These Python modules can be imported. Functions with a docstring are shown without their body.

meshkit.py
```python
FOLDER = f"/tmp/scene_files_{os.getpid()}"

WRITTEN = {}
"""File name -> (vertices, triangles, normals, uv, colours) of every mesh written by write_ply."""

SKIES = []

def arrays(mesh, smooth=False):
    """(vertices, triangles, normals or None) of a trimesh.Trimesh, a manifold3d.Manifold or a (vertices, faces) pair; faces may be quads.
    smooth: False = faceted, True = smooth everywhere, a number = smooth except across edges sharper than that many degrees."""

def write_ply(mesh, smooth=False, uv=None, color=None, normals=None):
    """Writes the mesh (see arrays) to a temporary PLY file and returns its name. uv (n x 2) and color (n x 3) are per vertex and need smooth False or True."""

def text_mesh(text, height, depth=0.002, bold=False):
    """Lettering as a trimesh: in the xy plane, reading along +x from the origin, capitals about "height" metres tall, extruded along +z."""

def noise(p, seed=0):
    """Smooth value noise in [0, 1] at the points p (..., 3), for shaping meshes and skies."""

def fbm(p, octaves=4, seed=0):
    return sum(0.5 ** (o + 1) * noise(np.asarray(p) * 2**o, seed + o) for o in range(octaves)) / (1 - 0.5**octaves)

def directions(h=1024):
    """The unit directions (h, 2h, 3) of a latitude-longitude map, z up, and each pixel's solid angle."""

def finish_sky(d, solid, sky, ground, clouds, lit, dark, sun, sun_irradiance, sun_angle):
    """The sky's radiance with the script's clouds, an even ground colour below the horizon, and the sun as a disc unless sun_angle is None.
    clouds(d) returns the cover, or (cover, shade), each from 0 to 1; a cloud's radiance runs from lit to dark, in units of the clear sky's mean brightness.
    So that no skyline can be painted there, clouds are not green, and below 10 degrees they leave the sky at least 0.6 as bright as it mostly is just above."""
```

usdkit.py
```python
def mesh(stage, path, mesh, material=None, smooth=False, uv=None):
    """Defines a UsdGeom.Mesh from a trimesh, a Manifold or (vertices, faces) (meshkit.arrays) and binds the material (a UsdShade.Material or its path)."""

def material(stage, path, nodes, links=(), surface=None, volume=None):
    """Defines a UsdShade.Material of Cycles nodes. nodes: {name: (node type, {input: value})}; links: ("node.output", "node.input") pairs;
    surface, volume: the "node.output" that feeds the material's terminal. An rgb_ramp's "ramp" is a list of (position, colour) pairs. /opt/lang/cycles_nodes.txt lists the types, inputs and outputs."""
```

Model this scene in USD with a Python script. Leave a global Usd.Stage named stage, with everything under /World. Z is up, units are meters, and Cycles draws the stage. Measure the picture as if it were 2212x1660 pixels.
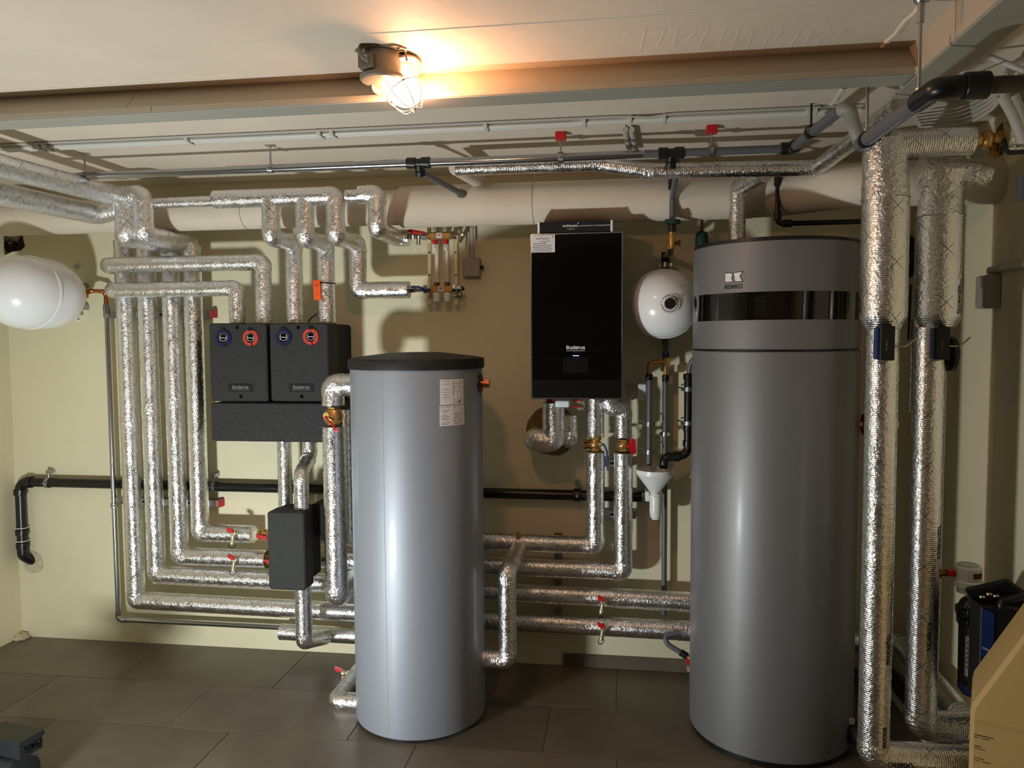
import math, random
import numpy as np, trimesh, manifold3d as m3, shapely
from shapely.geometry import box as sbox, Point, Polygon, LineString
import usdkit, meshkit
from pxr import Usd, UsdGeom, UsdLux, UsdShade, Gf, Sdf

stage = Usd.Stage.CreateInMemory()
UsdGeom.SetStageUpAxis(stage, UsdGeom.Tokens.z); UsdGeom.SetStageMetersPerUnit(stage, 1.0)
UsdGeom.Xform.Define(stage, '/World'); UsdGeom.Scope.Define(stage, '/World/Looks')
random.seed(5)
# ------------------------------------------------------------------ camera and light
FPX = 1660.0; CAM = np.array([0, -4.0, 1.75]); YAW, PITCH, ROLL = np.radians([-8.1, -3.5, -0.37])
EXPOSURE = 0.0
WORK_LAMP = dict(pos=(-1.95, -2.55, .32), aim=(.22, .80, .50), size=(.20, .14), strength=680.0, color=(.90, .96, .95))
BULB = dict(strength=160.0, color=(1.0, .49, .25))
def _basis():
    cy, sy, cp, sp = math.cos(YAW), math.sin(YAW), math.cos(PITCH), math.sin(PITCH)
    w = np.array([sy*cp, cy*cp, sp]); r = np.array([cy, -sy, 0]); u = np.cross(r, w); c, s = math.cos(ROLL), math.sin(ROLL)
    return c*r + s*u, -s*r + c*u, w
RIGHT, UP, FWD = _basis()
cam = UsdGeom.Camera.Define(stage, '/World/camera')
cam.CreateHorizontalApertureAttr(36.0); cam.CreateVerticalApertureAttr(36.0*1660/2212); cam.CreateFocalLengthAttr(FPX*36/2212)
cam.CreateClippingRangeAttr(Gf.Vec2f(.05, 60)); cam.CreateExposureAttr(EXPOSURE)
cam.AddTransformOp().Set(Gf.Matrix4d(*[float(v) for row in (np.r_[RIGHT, 0], np.r_[UP, 0], np.r_[-FWD, 0], np.r_[CAM, 1]) for v in row]))
def A(px, py, y):                      # the point at depth y (0 = back wall) seen at a pixel of the photograph
    d = RIGHT*(px-1106)/FPX - UP*(py-830)/FPX + FWD
    return CAM + d*((y-CAM[1])/d[1])
def G(px, py, z=0.0):                  # the same on the level z
    d = RIGHT*(px-1106)/FPX - UP*(py-830)/FPX + FWD
    return CAM + d*((z-CAM[2])/d[2])
def xa(px, y, py=900): return A(px, py, y)[0]
def za(py, y, px=1000): return A(px, py, y)[2]
V = lambda *a: np.array(a, float)
def unit(v): v = np.asarray(v, float); return v/np.linalg.norm(v)
# ------------------------------------------------------------------ materials
def lin(c): c = np.asarray(c, float)/255; return tuple(np.where(c < .04045, c/12.92, ((c+.055)/1.055)**2.4))
MATS = {}
def mat(name, rgb, rough=.5, metal=0., bump=None, var=None, **kw):
    """bump = (scale, distance, strength); var = (scale, amount): noise over the base colour"""
    p = {'base_color': lin(rgb), 'roughness': rough, 'metallic': metal}; p.update(kw)
    n = {'p': ('principled_bsdf', p)}; l = []
    if bump or var: n['g'] = ('geometry', {})
    if bump:
        n['bn'] = ('noise_texture', {'scale': bump[0], 'detail': 3.0, 'roughness': .6}); n['b'] = ('bump', {'distance': bump[1], 'strength': bump[2]})
        l += [('g.position', 'bn.vector'), ('bn.fac', 'b.height'), ('b.normal', 'p.normal')]
    if var:
        c = np.array(lin(rgb)); n['vn'] = ('noise_texture', {'scale': var[0], 'detail': 4.0, 'roughness': .6})
        n['r'] = ('rgb_ramp', {'ramp': [(.3, tuple(c*(1-var[1]))), (.7, tuple(np.minimum(c*(1+var[1]), 1)))]})
        l += [('g.position', 'vn.vector'), ('vn.fac', 'r.fac'), ('r.color', 'p.base_color')]
    MATS[name] = usdkit.material(stage, '/World/Looks/'+name, n, l, surface='p.BSDF'); return MATS[name]
def foil_mat(name, base, rough, crinkle, printed=True):
    n = {'p': ('principled_bsdf', {'metallic': 1.0, 'roughness': rough, 'base_color': base}), 'g': ('geometry', {}),
         'n1': ('noise_texture', {'scale': 75.0, 'detail': 3.0, 'roughness': .62}), 'n2': ('voronoi_texture', {'scale': 60.0, 'feature': 'distance_to_edge'}),
         'a1': ('math', {'math_type': 'multiply', 'value2': .5}), 'a2': ('math', {'math_type': 'add'}), 'b': ('bump', {'distance': .006, 'strength': crinkle}),
         'rn': ('noise_texture', {'scale': 22.0, 'detail': 2.0}), 'rr': ('map_range', {'from_min': .3, 'from_max': .7, 'to_min': rough*.75, 'to_max': rough*1.5})}
    l = [('g.position', 'n1.vector'), ('g.position', 'n2.vector'), ('n2.distance', 'a1.value1'), ('n1.fac', 'a2.value1'), ('a1.value', 'a2.value2')]
    if printed:                        # scrim ribs across and small printed crosses, by the length and girth coordinates of each sleeve
        n.update({'uv': ('attribute', {'attribute': 'st'}), 's': ('separate_xyz', {}),
                  'rb': ('math', {'math_type': 'multiply', 'value2': 2*math.pi/.0075}), 'rs': ('math', {'math_type': 'sine'}), 'rm': ('math', {'math_type': 'multiply', 'value2': .10}), 'a3': ('math', {'math_type': 'add'}),
                  'su': ('math', {'math_type': 'add'}), 'sv': ('math', {'math_type': 'subtract'}),
                  'fu': ('math', {'math_type': 'multiply', 'value2': 1/.19}), 'fv': ('math', {'math_type': 'multiply', 'value2': 1/.19}),
                  'ru': ('math', {'math_type': 'fraction'}), 'rv': ('math', {'math_type': 'fraction'}),
                  'cu': ('math', {'math_type': 'subtract', 'value2': .5}), 'cv': ('math', {'math_type': 'subtract', 'value2': .5}),
                  'au': ('math', {'math_type': 'absolute'}), 'av': ('math', {'math_type': 'absolute'}),
                  'mn': ('math', {'math_type': 'minimum'}), 'mx': ('math', {'math_type': 'maximum'}),
                  'l1': ('math', {'math_type': 'less_than', 'value2': .006}), 'l2': ('math', {'math_type': 'less_than', 'value2': .24}), 'mk': ('math', {'math_type': 'multiply'}),
                  'mc': ('mix_color', {'a': base, 'b': (.02, .02, .02)})})
        l += [('uv.vector', 's.vector'), ('s.y', 'rb.value1'), ('rb.value', 'rs.value1'), ('rs.value', 'rm.value1'), ('a2.value', 'a3.value1'), ('rm.value', 'a3.value2'), ('a3.value', 'b.height'),
              ('s.x', 'su.value1'), ('s.y', 'su.value2'), ('s.x', 'sv.value1'), ('s.y', 'sv.value2'), ('su.value', 'fu.value1'), ('sv.value', 'fv.value1'),
              ('fu.value', 'ru.value1'), ('fv.value', 'rv.value1'), ('ru.value', 'cu.value1'), ('rv.value', 'cv.value1'), ('cu.value', 'au.value1'), ('cv.value', 'av.value1'),
              ('au.value', 'mn.value1'), ('av.value', 'mn.value2'), ('au.value', 'mx.value1'), ('av.value', 'mx.value2'), ('mn.value', 'l1.value1'), ('mx.value', 'l2.value1'),
              ('l1.value', 'mk.value1'), ('l2.value', 'mk.value2'), ('mk.value', 'mc.fac'), ('mc.result', 'p.base_color')]
    else: l += [('a2.value', 'b.height')]
    l += [('b.normal', 'p.normal'), ('g.position', 'rn.vector'), ('rn.fac', 'rr.value'), ('rr.result', 'p.roughness')]
    MATS[name] = usdkit.material(stage, '/World/Looks/'+name, n, l, surface='p.BSDF')
foil_mat('foil', (.88, .88, .89), .20, .5)
foil_mat('foil_tape', (.86, .86, .87), .17, .95, False)
mat('wall_paint', (222, 214, 182), .62, bump=(26, .003, .25), var=(1.3, .05))
mat('ceiling_paint', (214, 201, 184), .7, bump=(18, .004, .3), var=(2.2, .05))
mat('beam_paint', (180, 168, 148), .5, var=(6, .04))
mat('beam_paint_cool_lit', (150, 148, 138), .5)  # beam paint again, greyed: cool light on the underside put into the colour
mat('plaster', (196, 186, 158), .9, bump=(60, .01, .8), var=(14, .25))
mat('rubble', (96, 74, 52), .95, bump=(40, .02, 1.), var=(18, .4))
mat('foam', (116, 96, 58), .9, bump=(45, .012, .9), var=(20, .3))
mat('grout', (86, 78, 68), .8, var=(8, .1))
for i, c in enumerate(((102, 93, 80), (95, 86, 75), (108, 98, 85))): mat('tile_%s' % 'abc'[i], c, .38, bump=(9, .002, .25), var=(3.0, .2), specular_ior_level=.4)
mat('tank_silver', (138, 142, 151), .50, .28, coat_weight=.20, coat_roughness=.13)
mat('tank_silver_satin', (126, 126, 128), .50, .42, coat_weight=.10, coat_roughness=.2)
mat('black_plastic', (22, 22, 23), .38); mat('black_matt', (16, 16, 17), .6); mat('black_gloss', (5, 5, 6), .07, coat_weight=.5, coat_roughness=.03)
mat('glass_black', (4, 4, 5), .12, specular_ior_level=.3); mat('glass_panel', (9, 9, 10), .22); mat('display', (16, 17, 19), .15)
mat('hdpe', (14, 14, 15), .33); mat('epp', (38, 39, 39), .72, bump=(150, .004, 1.), var=(170, .75)); mat('epp_dark', (22, 22, 21), .85, bump=(240, .003, .7))
mat('enamel', (240, 242, 244), .26, coat_weight=.25, coat_roughness=.05); mat('white_plastic', (228, 230, 230), .32); mat('grey_plastic', (150, 146, 138), .5)
mat('conduit_white', (205, 202, 196), .45); mat('cable_grey', (176, 172, 164), .55); mat('pvc_grey', (92, 94, 98), .42); mat('pvc_brown', (62, 50, 38), .5)
mat('jacket', (214, 202, 184), .68, bump=(30, .003, .3), var=(5, .05))
mat('steel', (176, 178, 182), .22, 1.); mat('galvanised', (168, 170, 172), .36, 1., var=(40, .12)); mat('chrome', (215, 215, 215), .12, 1.)
mat('brass', (206, 162, 96), .34, .85); mat('brass_dark', (120, 92, 44), .36, 1.); mat('copper', (190, 120, 74), .3, 1.); mat('nickel', (214, 200, 168), .36, .75)
mat('red', (190, 18, 28), .38); mat('red_dial', (196, 62, 50), .4); mat('blue', (24, 44, 120), .4); mat('blue_dial', (26, 30, 76), .35); mat('orange', (244, 92, 18), .45); mat('green', (14, 52, 38), .45)
mat('rust', (120, 34, 26), .6); mat('label', (214, 214, 216), .55); mat('ink', (14, 14, 15), .6); mat('ink_grey', (110, 110, 112), .6); mat('white_print', (225, 226, 228), .5); mat('grey_print', (120, 122, 126), .5)
mat('oil_plastic', (198, 168, 112), .36, subsurface_weight=.0, var=(2.5, .04)); mat('label_blue', (30, 58, 120), .3); mat('cast', (128, 120, 106), .5, .3, bump=(60, .002, .3)); mat('motor_black', (24, 26, 28), .3)
mat('clear', (235, 238, 240), .06, transmission_weight=.9, ior=1.45)
def emit(name, c, s): MATS[name] = usdkit.material(stage, '/World/Looks/'+name, {'e': ('emission', {'color': c, 'strength': s})}, [], surface='e.emission')
emit('bulb_glow', BULB['color'], BULB['strength']); emit('led_blue', (.10, .14, 1.0), 9.0); emit('led_green', (.1, 1., .5), 2.0); emit('led_white', WORK_LAMP['color'], WORK_LAMP['strength'])
# ------------------------------------------------------------------ scene tree
NAMES, THINGS, COPIES = {}, [], []
def _name(parent, name):
    k = (parent, name); c = NAMES.get(k, 0); NAMES[k] = c+1
    return f'{parent}/{name}' + (f'_{c:03d}' if c else '')
class Thing:
    def __init__(s, name, label, cat, group=None, kind=None):
        s.path = _name('/World', name); s.top = s; s.label, s.cat, s.group, s.kind = label, cat, group, kind; s.parts = []; s.solo = None; THINGS.append(s)
class Part:
    def __init__(s, path, top): s.path, s.top = path, top
thing = Thing
def part(t, name, mesh, m, label=None, smooth=32, uv=None, kind=None):
    p = Part(_name(t.path, name), t.top); t.top.parts.append((p.path, mesh, m, label, smooth, uv, kind)); return p
def solo(name, label, cat, mesh, m, group=None, kind=None, smooth=32):
    t = Thing(name, label, cat, group, kind); t.solo = (mesh, m, smooth); return t
def struct(name, label=None): return Thing(name, label, None, kind='structure')
def copy(t, delta, label, group=None): COPIES.append((t, np.asarray(delta, float), label, group))
def _data(prim, **kw):
    for k, v in kw.items():
        if v: prim.SetCustomDataByKey(k, v)
GROUPS = dict(insulated_pipe='foil lagged pipes', drain_cock='drain cocks with red levers', ball_valve='ball valves', pump_module='black foam pump modules', expansion_vessel='white expansion vessels', mounting_rail='mounting rails', conduit='ceiling conduits', pressure_pipe='bare water pipes', drain_pipe='drain pipes', junction_box='junction boxes', cable='cables', sensor_box='heat meter sensor boxes', wall_bracket='rusty wall brackets', tag='tags')
def finish():
    for t in THINGS:
        if not t.kind and not t.group: t.group = GROUPS.get(t.path.rsplit('/', 1)[1].rstrip('0123456789').rstrip('_'))
    for t in THINGS:
        if t.solo:
            ms, m, sm = t.solo; v, f = vf(ms); b = V((v[:, 0].min()+v[:, 0].max())/2, (v[:, 1].min()+v[:, 1].max())/2, v[:, 2].min())
            me = usdkit.mesh(stage, t.path, trimesh.Trimesh(v-b, f, process=False), MATS[m], smooth=sm); UsdGeom.Xformable(me).AddTranslateOp().Set(Gf.Vec3d(*map(float, b)))
            t.base = b; _data(me.GetPrim(), label=t.label, category=t.cat, group=t.group, kind=t.kind); continue
        vs = np.vstack([vf(p[1])[0] for p in t.parts]); lo, hi = vs.min(0), vs.max(0); b = V((lo[0]+hi[0])/2, (lo[1]+hi[1])/2, lo[2]); t.base = b
        x = UsdGeom.Xform.Define(stage, t.path); x.AddTranslateOp().Set(Gf.Vec3d(*map(float, b)))
        _data(x.GetPrim(), label=t.label, category=t.cat, group=t.group, kind=t.kind)
        for path, ms, m, lab, sm, uv, kind in t.parts:
            v, f = vf(ms); me = usdkit.mesh(stage, path, trimesh.Trimesh(v-b, f, process=False), MATS[m], smooth=sm, uv=uv)
            _data(me.GetPrim(), label=lab, kind=kind)
    for t, d, lab, g in COPIES:
        path = _name('/World', t.path.rsplit('/', 1)[1].rstrip('0123456789').rstrip('_')); x = UsdGeom.Xform.Define(stage, path)
        x.GetPrim().GetReferences().AddInternalReference(t.path); x.GetPrim().SetInstanceable(True)
        x.ClearXformOpOrder(); x.GetPrim().GetAttribute('xformOp:translate').Set(Gf.Vec3d(*map(float, t.base+d))) if x.GetPrim().GetAttribute('xformOp:translate') else None
        x.SetXformOpOrder([UsdGeom.XformOp(x.GetPrim().GetAttribute('xformOp:translate'))])
        _data(x.GetPrim(), label=lab, category=t.cat, group=g or t.group)
# ------------------------------------------------------------------ shapes
def vf(m):
    if isinstance(m, tuple): return np.asarray(m[0], float), np.asarray(m[1], int)
    if hasattr(m, 'to_mesh'): q = m.to_mesh(); return np.array(q.vert_properties[:, :3], float), np.array(q.tri_verts)
    return np.array(m.vertices, float), np.array(m.faces)
def cat(*ms):
    vs, fs, o = [], [], 0
    for m in ms:
        v, f = vf(m); vs.append(v); fs.append(f+o); o += len(v)
    return np.vstack(vs), np.vstack(fs)
def hull(p): h = trimesh.convex.convex_hull(np.asarray(p, float)); return np.array(h.vertices), np.array(h.faces)
def cbox(c, s, b=.002):
    c, s = V(*c), V(*s)/2; b = min(b, s.min()*.49); P = []
    for i in (-1, 1):
        for j in (-1, 1):
            for k in (-1, 1):
                q = V(i, j, k)
                for ax in range(3):
                    e = s-b; e[ax] = s[ax]; P.append(c+q*e)
    return hull(P)
def bx(x0, x1, y0, y1, z0, z1, b=.002): return cbox(((x0+x1)/2, (y0+y1)/2, (z0+z1)/2), (abs(x1-x0), abs(y1-y0), abs(z1-z0)), b)
def slab(poly, y0, y1, bev=.004):       # outline in x,z ; extruded along y from y0 (front) to y1 (back), front edge eased; convex outlines
    P = []
    for g, y in ((poly.buffer(-bev), y0), (poly, y0+bev), (poly, y1)): P += [(x, y, z) for x, z in g.exterior.coords]
    return hull(P)
def rrect(x0, x1, z0, z1, r): return sbox(x0+r, z0+r, x1-r, z1-r).buffer(r, quad_segs=6)
def frames(P):
    P = np.asarray(P, float); T = np.gradient(P, axis=0); T /= np.linalg.norm(T, axis=1)[:, None]
    n = np.cross(T[0], V(0, 0, 1) if abs(T[0][2]) < .9 else V(0, -1, 0)); n = unit(n); Ns = []
    for t in T: n = unit(n-t*(n@t)); Ns.append(n)
    Ns = np.array(Ns); return T, Ns, np.cross(T, Ns)
def fillet(pts, R, step=None):
    pts = [V(*p) for p in pts]; out = [pts[0]]
    for i in range(1, len(pts)-1):
        a, b, c = pts[i-1:i+2]; u, w = unit(a-b), unit(c-b); th = math.acos(np.clip(u@w, -1, 1))
        if th > 3.1: out.append(b); continue
        d = min(R/math.tan(th/2), .49*np.linalg.norm(a-b), .49*np.linalg.norm(c-b)); rr = d*math.tan(th/2); o = b+unit(u+w)*rr/math.sin(th/2)
        s, e = b+u*d, b+w*d; n = max(4, int((math.pi-th)/.2)); v0, v1 = s-o, e-o; om = math.acos(np.clip(unit(v0)@unit(v1), -1, 1))
        for k in range(n+1): q = k/n; out.append(o+(math.sin((1-q)*om)*v0+math.sin(q*om)*v1)/math.sin(om))
    out.append(pts[-1]); return np.array(out)
def resample(P, step):
    P = np.asarray(P, float); L = np.r_[0, np.cumsum(np.linalg.norm(np.diff(P, axis=0), axis=1))]; n = max(2, int(round(L[-1]/step))+1); s = np.linspace(0, L[-1], n)
    return np.stack([np.interp(s, L, P[:, k]) for k in range(3)], 1)
def tube(P, r, seg=20, caps=True, rf=None, noise=None, uv=False):
    P = np.asarray(P, float); T, N, B = frames(P); n = len(P); a = np.linspace(0, 2*np.pi, seg+1 if uv else seg, endpoint=uv); m = len(a)
    L = np.r_[0, np.cumsum(np.linalg.norm(np.diff(P, axis=0), axis=1))]; R = np.full(n, r) if rf is None else np.asarray([rf(l, L[-1]) for l in L])
    D = np.cos(a)[None, :, None]*N[:, None]+np.sin(a)[None, :, None]*B[:, None]; base = P[:, None]+D*R[:, None, None]
    if noise:
        amp, sc, sd = noise; q = base*sc; w = meshkit.fbm(q, 3, sd)*2-1; w2 = 1-np.abs(2*meshkit.noise(q*2.3, sd+9)-1)*2
        base = base+D*(amp*(w*.9+w2*.35))[..., None]
    v = base.reshape(-1, 3); i, j = np.meshgrid(np.arange(n-1), np.arange(m-1 if uv else m), indexing='ij'); j2 = (j+1) % m if not uv else j+1
    q = np.stack([i*m+j, i*m+j2, (i+1)*m+j2, (i+1)*m+j], -1).reshape(-1, 4); f = np.vstack([q[:, [0, 1, 2]], q[:, [0, 2, 3]]])
    U = np.stack([np.broadcast_to(a[None]*r, (n, m)), np.broadcast_to(L[:, None]+random.random()*.1, (n, m))], -1).reshape(-1, 2)
    if caps:
        for k, flip in ((0, True), (n-1, False)):
            ring = base[k]; o = len(v); v = np.vstack([v, ring, P[k][None]]); c = o+m; U = np.vstack([U, np.zeros((m+1, 2))])
            rng = np.arange(m-1 if uv else m); a1, b1 = o+rng, o+(rng+1) % m
            t = np.stack([np.full(len(rng), c), a1, b1], 1); f = np.vstack([f, t[:, ::-1] if flip else t])
    return (v, f, U) if uv else (v, f)
def cyl(p0, p1, r, seg=20, r1=None, ch=0.):
    p0, p1 = V(*p0), V(*p1); r1 = r if r1 is None else r1; L = np.linalg.norm(p1-p0); d = unit(p1-p0)
    if ch <= 0: return _rev(p0, d, [(0, 0), (r, 0), (r1, L), (0, L)], seg)
    return _rev(p0, d, [(0, 0), (r-ch, 0), (r, ch), (r1, L-ch), (r1-ch, L), (0, L)], seg)
def _rev(o, d, prof, seg=32, a0=0.):    # lathe: prof = [(radius, along)] round the axis d from the point o
    d = unit(d); n = unit(np.cross(d, V(0, 0, 1) if abs(d[2]) < .9 else V(0, -1, 0))); b = np.cross(d, n); a = np.linspace(0, 2*np.pi, seg, endpoint=False)+a0
    c = np.cos(a)[:, None]*n+np.sin(a)[:, None]*b; vs, rows = [], []
    for r, h in prof:
        if r < 1e-7: rows.append([len(vs)]*seg); vs.append(o+d*h)
        else: rows.append(list(range(len(vs), len(vs)+seg))); vs += list(o+d*h+c*r)
    f = []
    for A_, B_ in zip(rows, rows[1:]):
        for k in range(seg):
            k2 = (k+1) % seg
            if A_[k] != A_[k2]: f.append((A_[k], A_[k2], B_[k2]))
            if B_[k] != B_[k2]: f.append((A_[k], B_[k2], B_[k]))
    return np.array(vs), np.array(f)
def lathe(o, d, prof, seg=40, a0=0.): return _rev(V(*o), V(*d), prof, seg, a0)
def hexnut(p0, p1, r): return cyl(p0, p1, r, 6)
def ring(c, d, R, r, seg=28, rs=8, arc=None):
    d = unit(d); n = unit(np.cross(d, V(0, 0, 1) if abs(d[2]) < .9 else V(0, -1, 0))); b = np.cross(d, n); a = np.linspace(*(arc or (0, 2*np.pi)), seg+1)
    P = V(*c)+R*(np.cos(a)[:, None]*n+np.sin(a)[:, None]*b)
    if arc: return tube(P, r, rs)
    P = P[:-1]; T = np.cross(d, (P-V(*c))/R); N = (P-V(*c))/R; w = np.linspace(0, 2*np.pi, rs, endpoint=False)
    v = (P[:, None]+r*(np.cos(w)[None, :, None]*N[:, None]+np.sin(w)[None, :, None]*d)).reshape(-1, 3); f = []
    for i in range(seg):
        for j in range(rs):
            q = [i*rs+j, ((i+1) % seg)*rs+j, ((i+1) % seg)*rs+(j+1) % rs, i*rs+(j+1) % rs]; f += [(q[0], q[1], q[2]), (q[0], q[2], q[3])]
    return v, np.array(f)
def band(c, d, R, w, t): return lathe(V(*c)-unit(d)*w/2, d, [(R, 0), (R+t, 0), (R+t, w), (R, w), (R, 0)], 28)
def text(s, h, depth=.0006, bold=False):
    m = meshkit.text_mesh(s, h, depth, bold); v = np.array(m.vertices); v[:, 0] -= (v[:, 0].min()+v[:, 0].max())/2; v[:, 1] -= (v[:, 1].min()+v[:, 1].max())/2; return v, np.array(m.faces)
def put(m, o, xd=(1, 0, 0), yd=(0, 0, 1)):
    v, f = m; xd, yd = unit(xd), unit(yd); n = np.cross(xd, yd); return V(*o)+v[:, :1]*xd+v[:, 1:2]*yd+v[:, 2:]*n, f
def wrap(m, c, R, ang, z, up=True, lengthwise=0):   # letter a mesh round an upright cylinder; ang measured from -y, towards +x
    v, f = m
    if lengthwise: v = np.stack([-lengthwise*v[:, 1], lengthwise*v[:, 0], v[:, 2]], 1)
    a = ang+v[:, 0]/R; rr = R+v[:, 2]
    return np.stack([c[0]+rr*np.sin(a), c[1]-rr*np.cos(a), z+v[:, 1]], 1), f
def lines(t, o, w, h, n, mname, xd=(1, 0, 0), yd=(0, 0, 1), seed=1, name='print'):   # rows of small print
    rg = random.Random(seed); q = []; o = V(*o); xd = unit(xd); yd = unit(yd); nn = np.cross(xd, yd)
    for k in range(n):
        z = h*(.5-(k+.5)/n); x = -w/2; end = w/2*(rg.random()*.8+.2)
        while x < end:
            l = min(w*(.05+.12*rg.random()), end-x)
            if l > .001: q.append(put(cbox((x+l/2, z, .0003), (l, h/n*.35, .0006), .0001), o, xd, yd))
            x += l+w*.025
    return part(t, name, cat(*q), mname, smooth=False)
SEED = [0]
def sleeve(t, P, r, m='foil', amp=.0012, name='sleeve', step=.010, seg=32, rf=None, caps=True, label=None):
    SEED[0] += 1; v, f, U = tube(resample(P, step), r, seg, caps, rf, (amp, 42., SEED[0]) if amp else None, uv=True)
    return part(t, name, (v, f), m, label, smooth=True, uv=U)
def foil(t, pts, r, bend=.68, ends=True, joint=1.0):
    """lagged pipe run: straight sleeves, taped elbows, seam bands where two sleeves meet"""
    pts = [V(*p) for p in pts]; n = len(pts); cut = [0.]*n
    for i in range(1, n-1):
        th = math.acos(np.clip(unit(pts[i-1]-pts[i])@unit(pts[i+1]-pts[i]), -1, 1)); cut[i] = min(bend*r/math.tan(th/2)+.012, .48*np.linalg.norm(pts[i]-pts[i-1]), .48*np.linalg.norm(pts[i+1]-pts[i]))
    for i in range(n-1):
        d = unit(pts[i+1]-pts[i]); a, b = pts[i]+d*cut[i], pts[i+1]-d*cut[i+1]; L = np.linalg.norm(b-a)
        if L < .015: continue
        k = max(1, int(round(L/joint)))
        for q in range(k):
            s, e = a+d*L*q/k, a+d*L*(q+1)/k; sleeve(t, [s, e], r)
            if q: sleeve(t, [s-d*.03, s+d*.03], r+.0015, 'foil_tape', .0012, 'tape_band')
    for i in range(1, n-1):
        u, w = unit(pts[i-1]-pts[i]), unit(pts[i+1]-pts[i]); P = fillet([pts[i]+u*(cut[i]+.006), pts[i], pts[i]+w*(cut[i]+.006)], bend*r)
        sleeve(t, P, r*1.035, 'foil_tape', .0022, 'elbow', .008)
def pipe(t, pts, r, m, bend=None, name='pipe', seg=18): return part(t, name, tube(fillet(pts, bend or r*2.2), r, seg), m, smooth=35)
def socket(t, c, d, R, L, m, name='socket'): c = V(*c); d = unit(d); return part(t, name, cyl(c-d*L/2, c+d*L/2, R, 24, ch=.002), m)
def clamp(t, c, d, R, to, w=.022):      # two-piece pipe clip with its threaded stem
    c, d, to = V(*c), unit(d), V(*to); s = unit(to-c); e = unit(np.cross(d, s)); q = [band(c, d, R, w, .003)]
    for k in (-1, 1): q.append(hull([c+e*k*(R+.001+i*.014)+d*j*w*.35+s*l*.004 for i in (0, 1) for j in (-1, 1) for l in (-1, 1)])); q.append(cyl(c+e*k*(R+.008)-s*.010, c+e*k*(R+.008)+s*.010, .0035, 8))
    p = part(t, 'pipe_clamp', cat(*q), 'galvanised'); part(p, 'stem', cyl(c+s*R, to, .004, 10), 'galvanised'); return p
def cock(label, o, d=(0, -1, 0), group=None):   # small drain cock with red lever, hose tail and cap strap
    o, d = V(*o), unit(d); t = thing('drain_cock', label, 'drain cock', group); dn = V(-.15, 0, -1)
    part(t, 'body', cat(cyl(o, o+d*.05, .009, 14, ch=.001), hexnut(o+d*.012, o+d*.022, .013), cyl(o+d*.038, o+d*.038+unit(dn)*.045, .0095, 14, ch=.001), lathe(o+d*.03, d, [(0, 0), (.013, .002), (.015, .01), (.013, .018), (0, .02)], 18)), 'nickel')
    part(t, 'handle', hull([o+d*.055+V(a, 0, b)+d*c*.005 for a, b in ((-.026, .014), (-.026, .034), (.006, .024), (.010, .004), (-.004, .004)) for c in (-1, 1)]), 'red', 'red plastic lever')
    part(t, 'cap', cyl(o+d*.038+unit(dn)*.043, o+d*.038+unit(dn)*.062, .0125, 14, ch=.002), 'nickel'); c = o+d*.038+unit(dn)*.068
    part(t, 'strap', ring(c, V(.5, -.8, 0), .016, .0022, 20, 6), 'black_plastic'); return t
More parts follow.
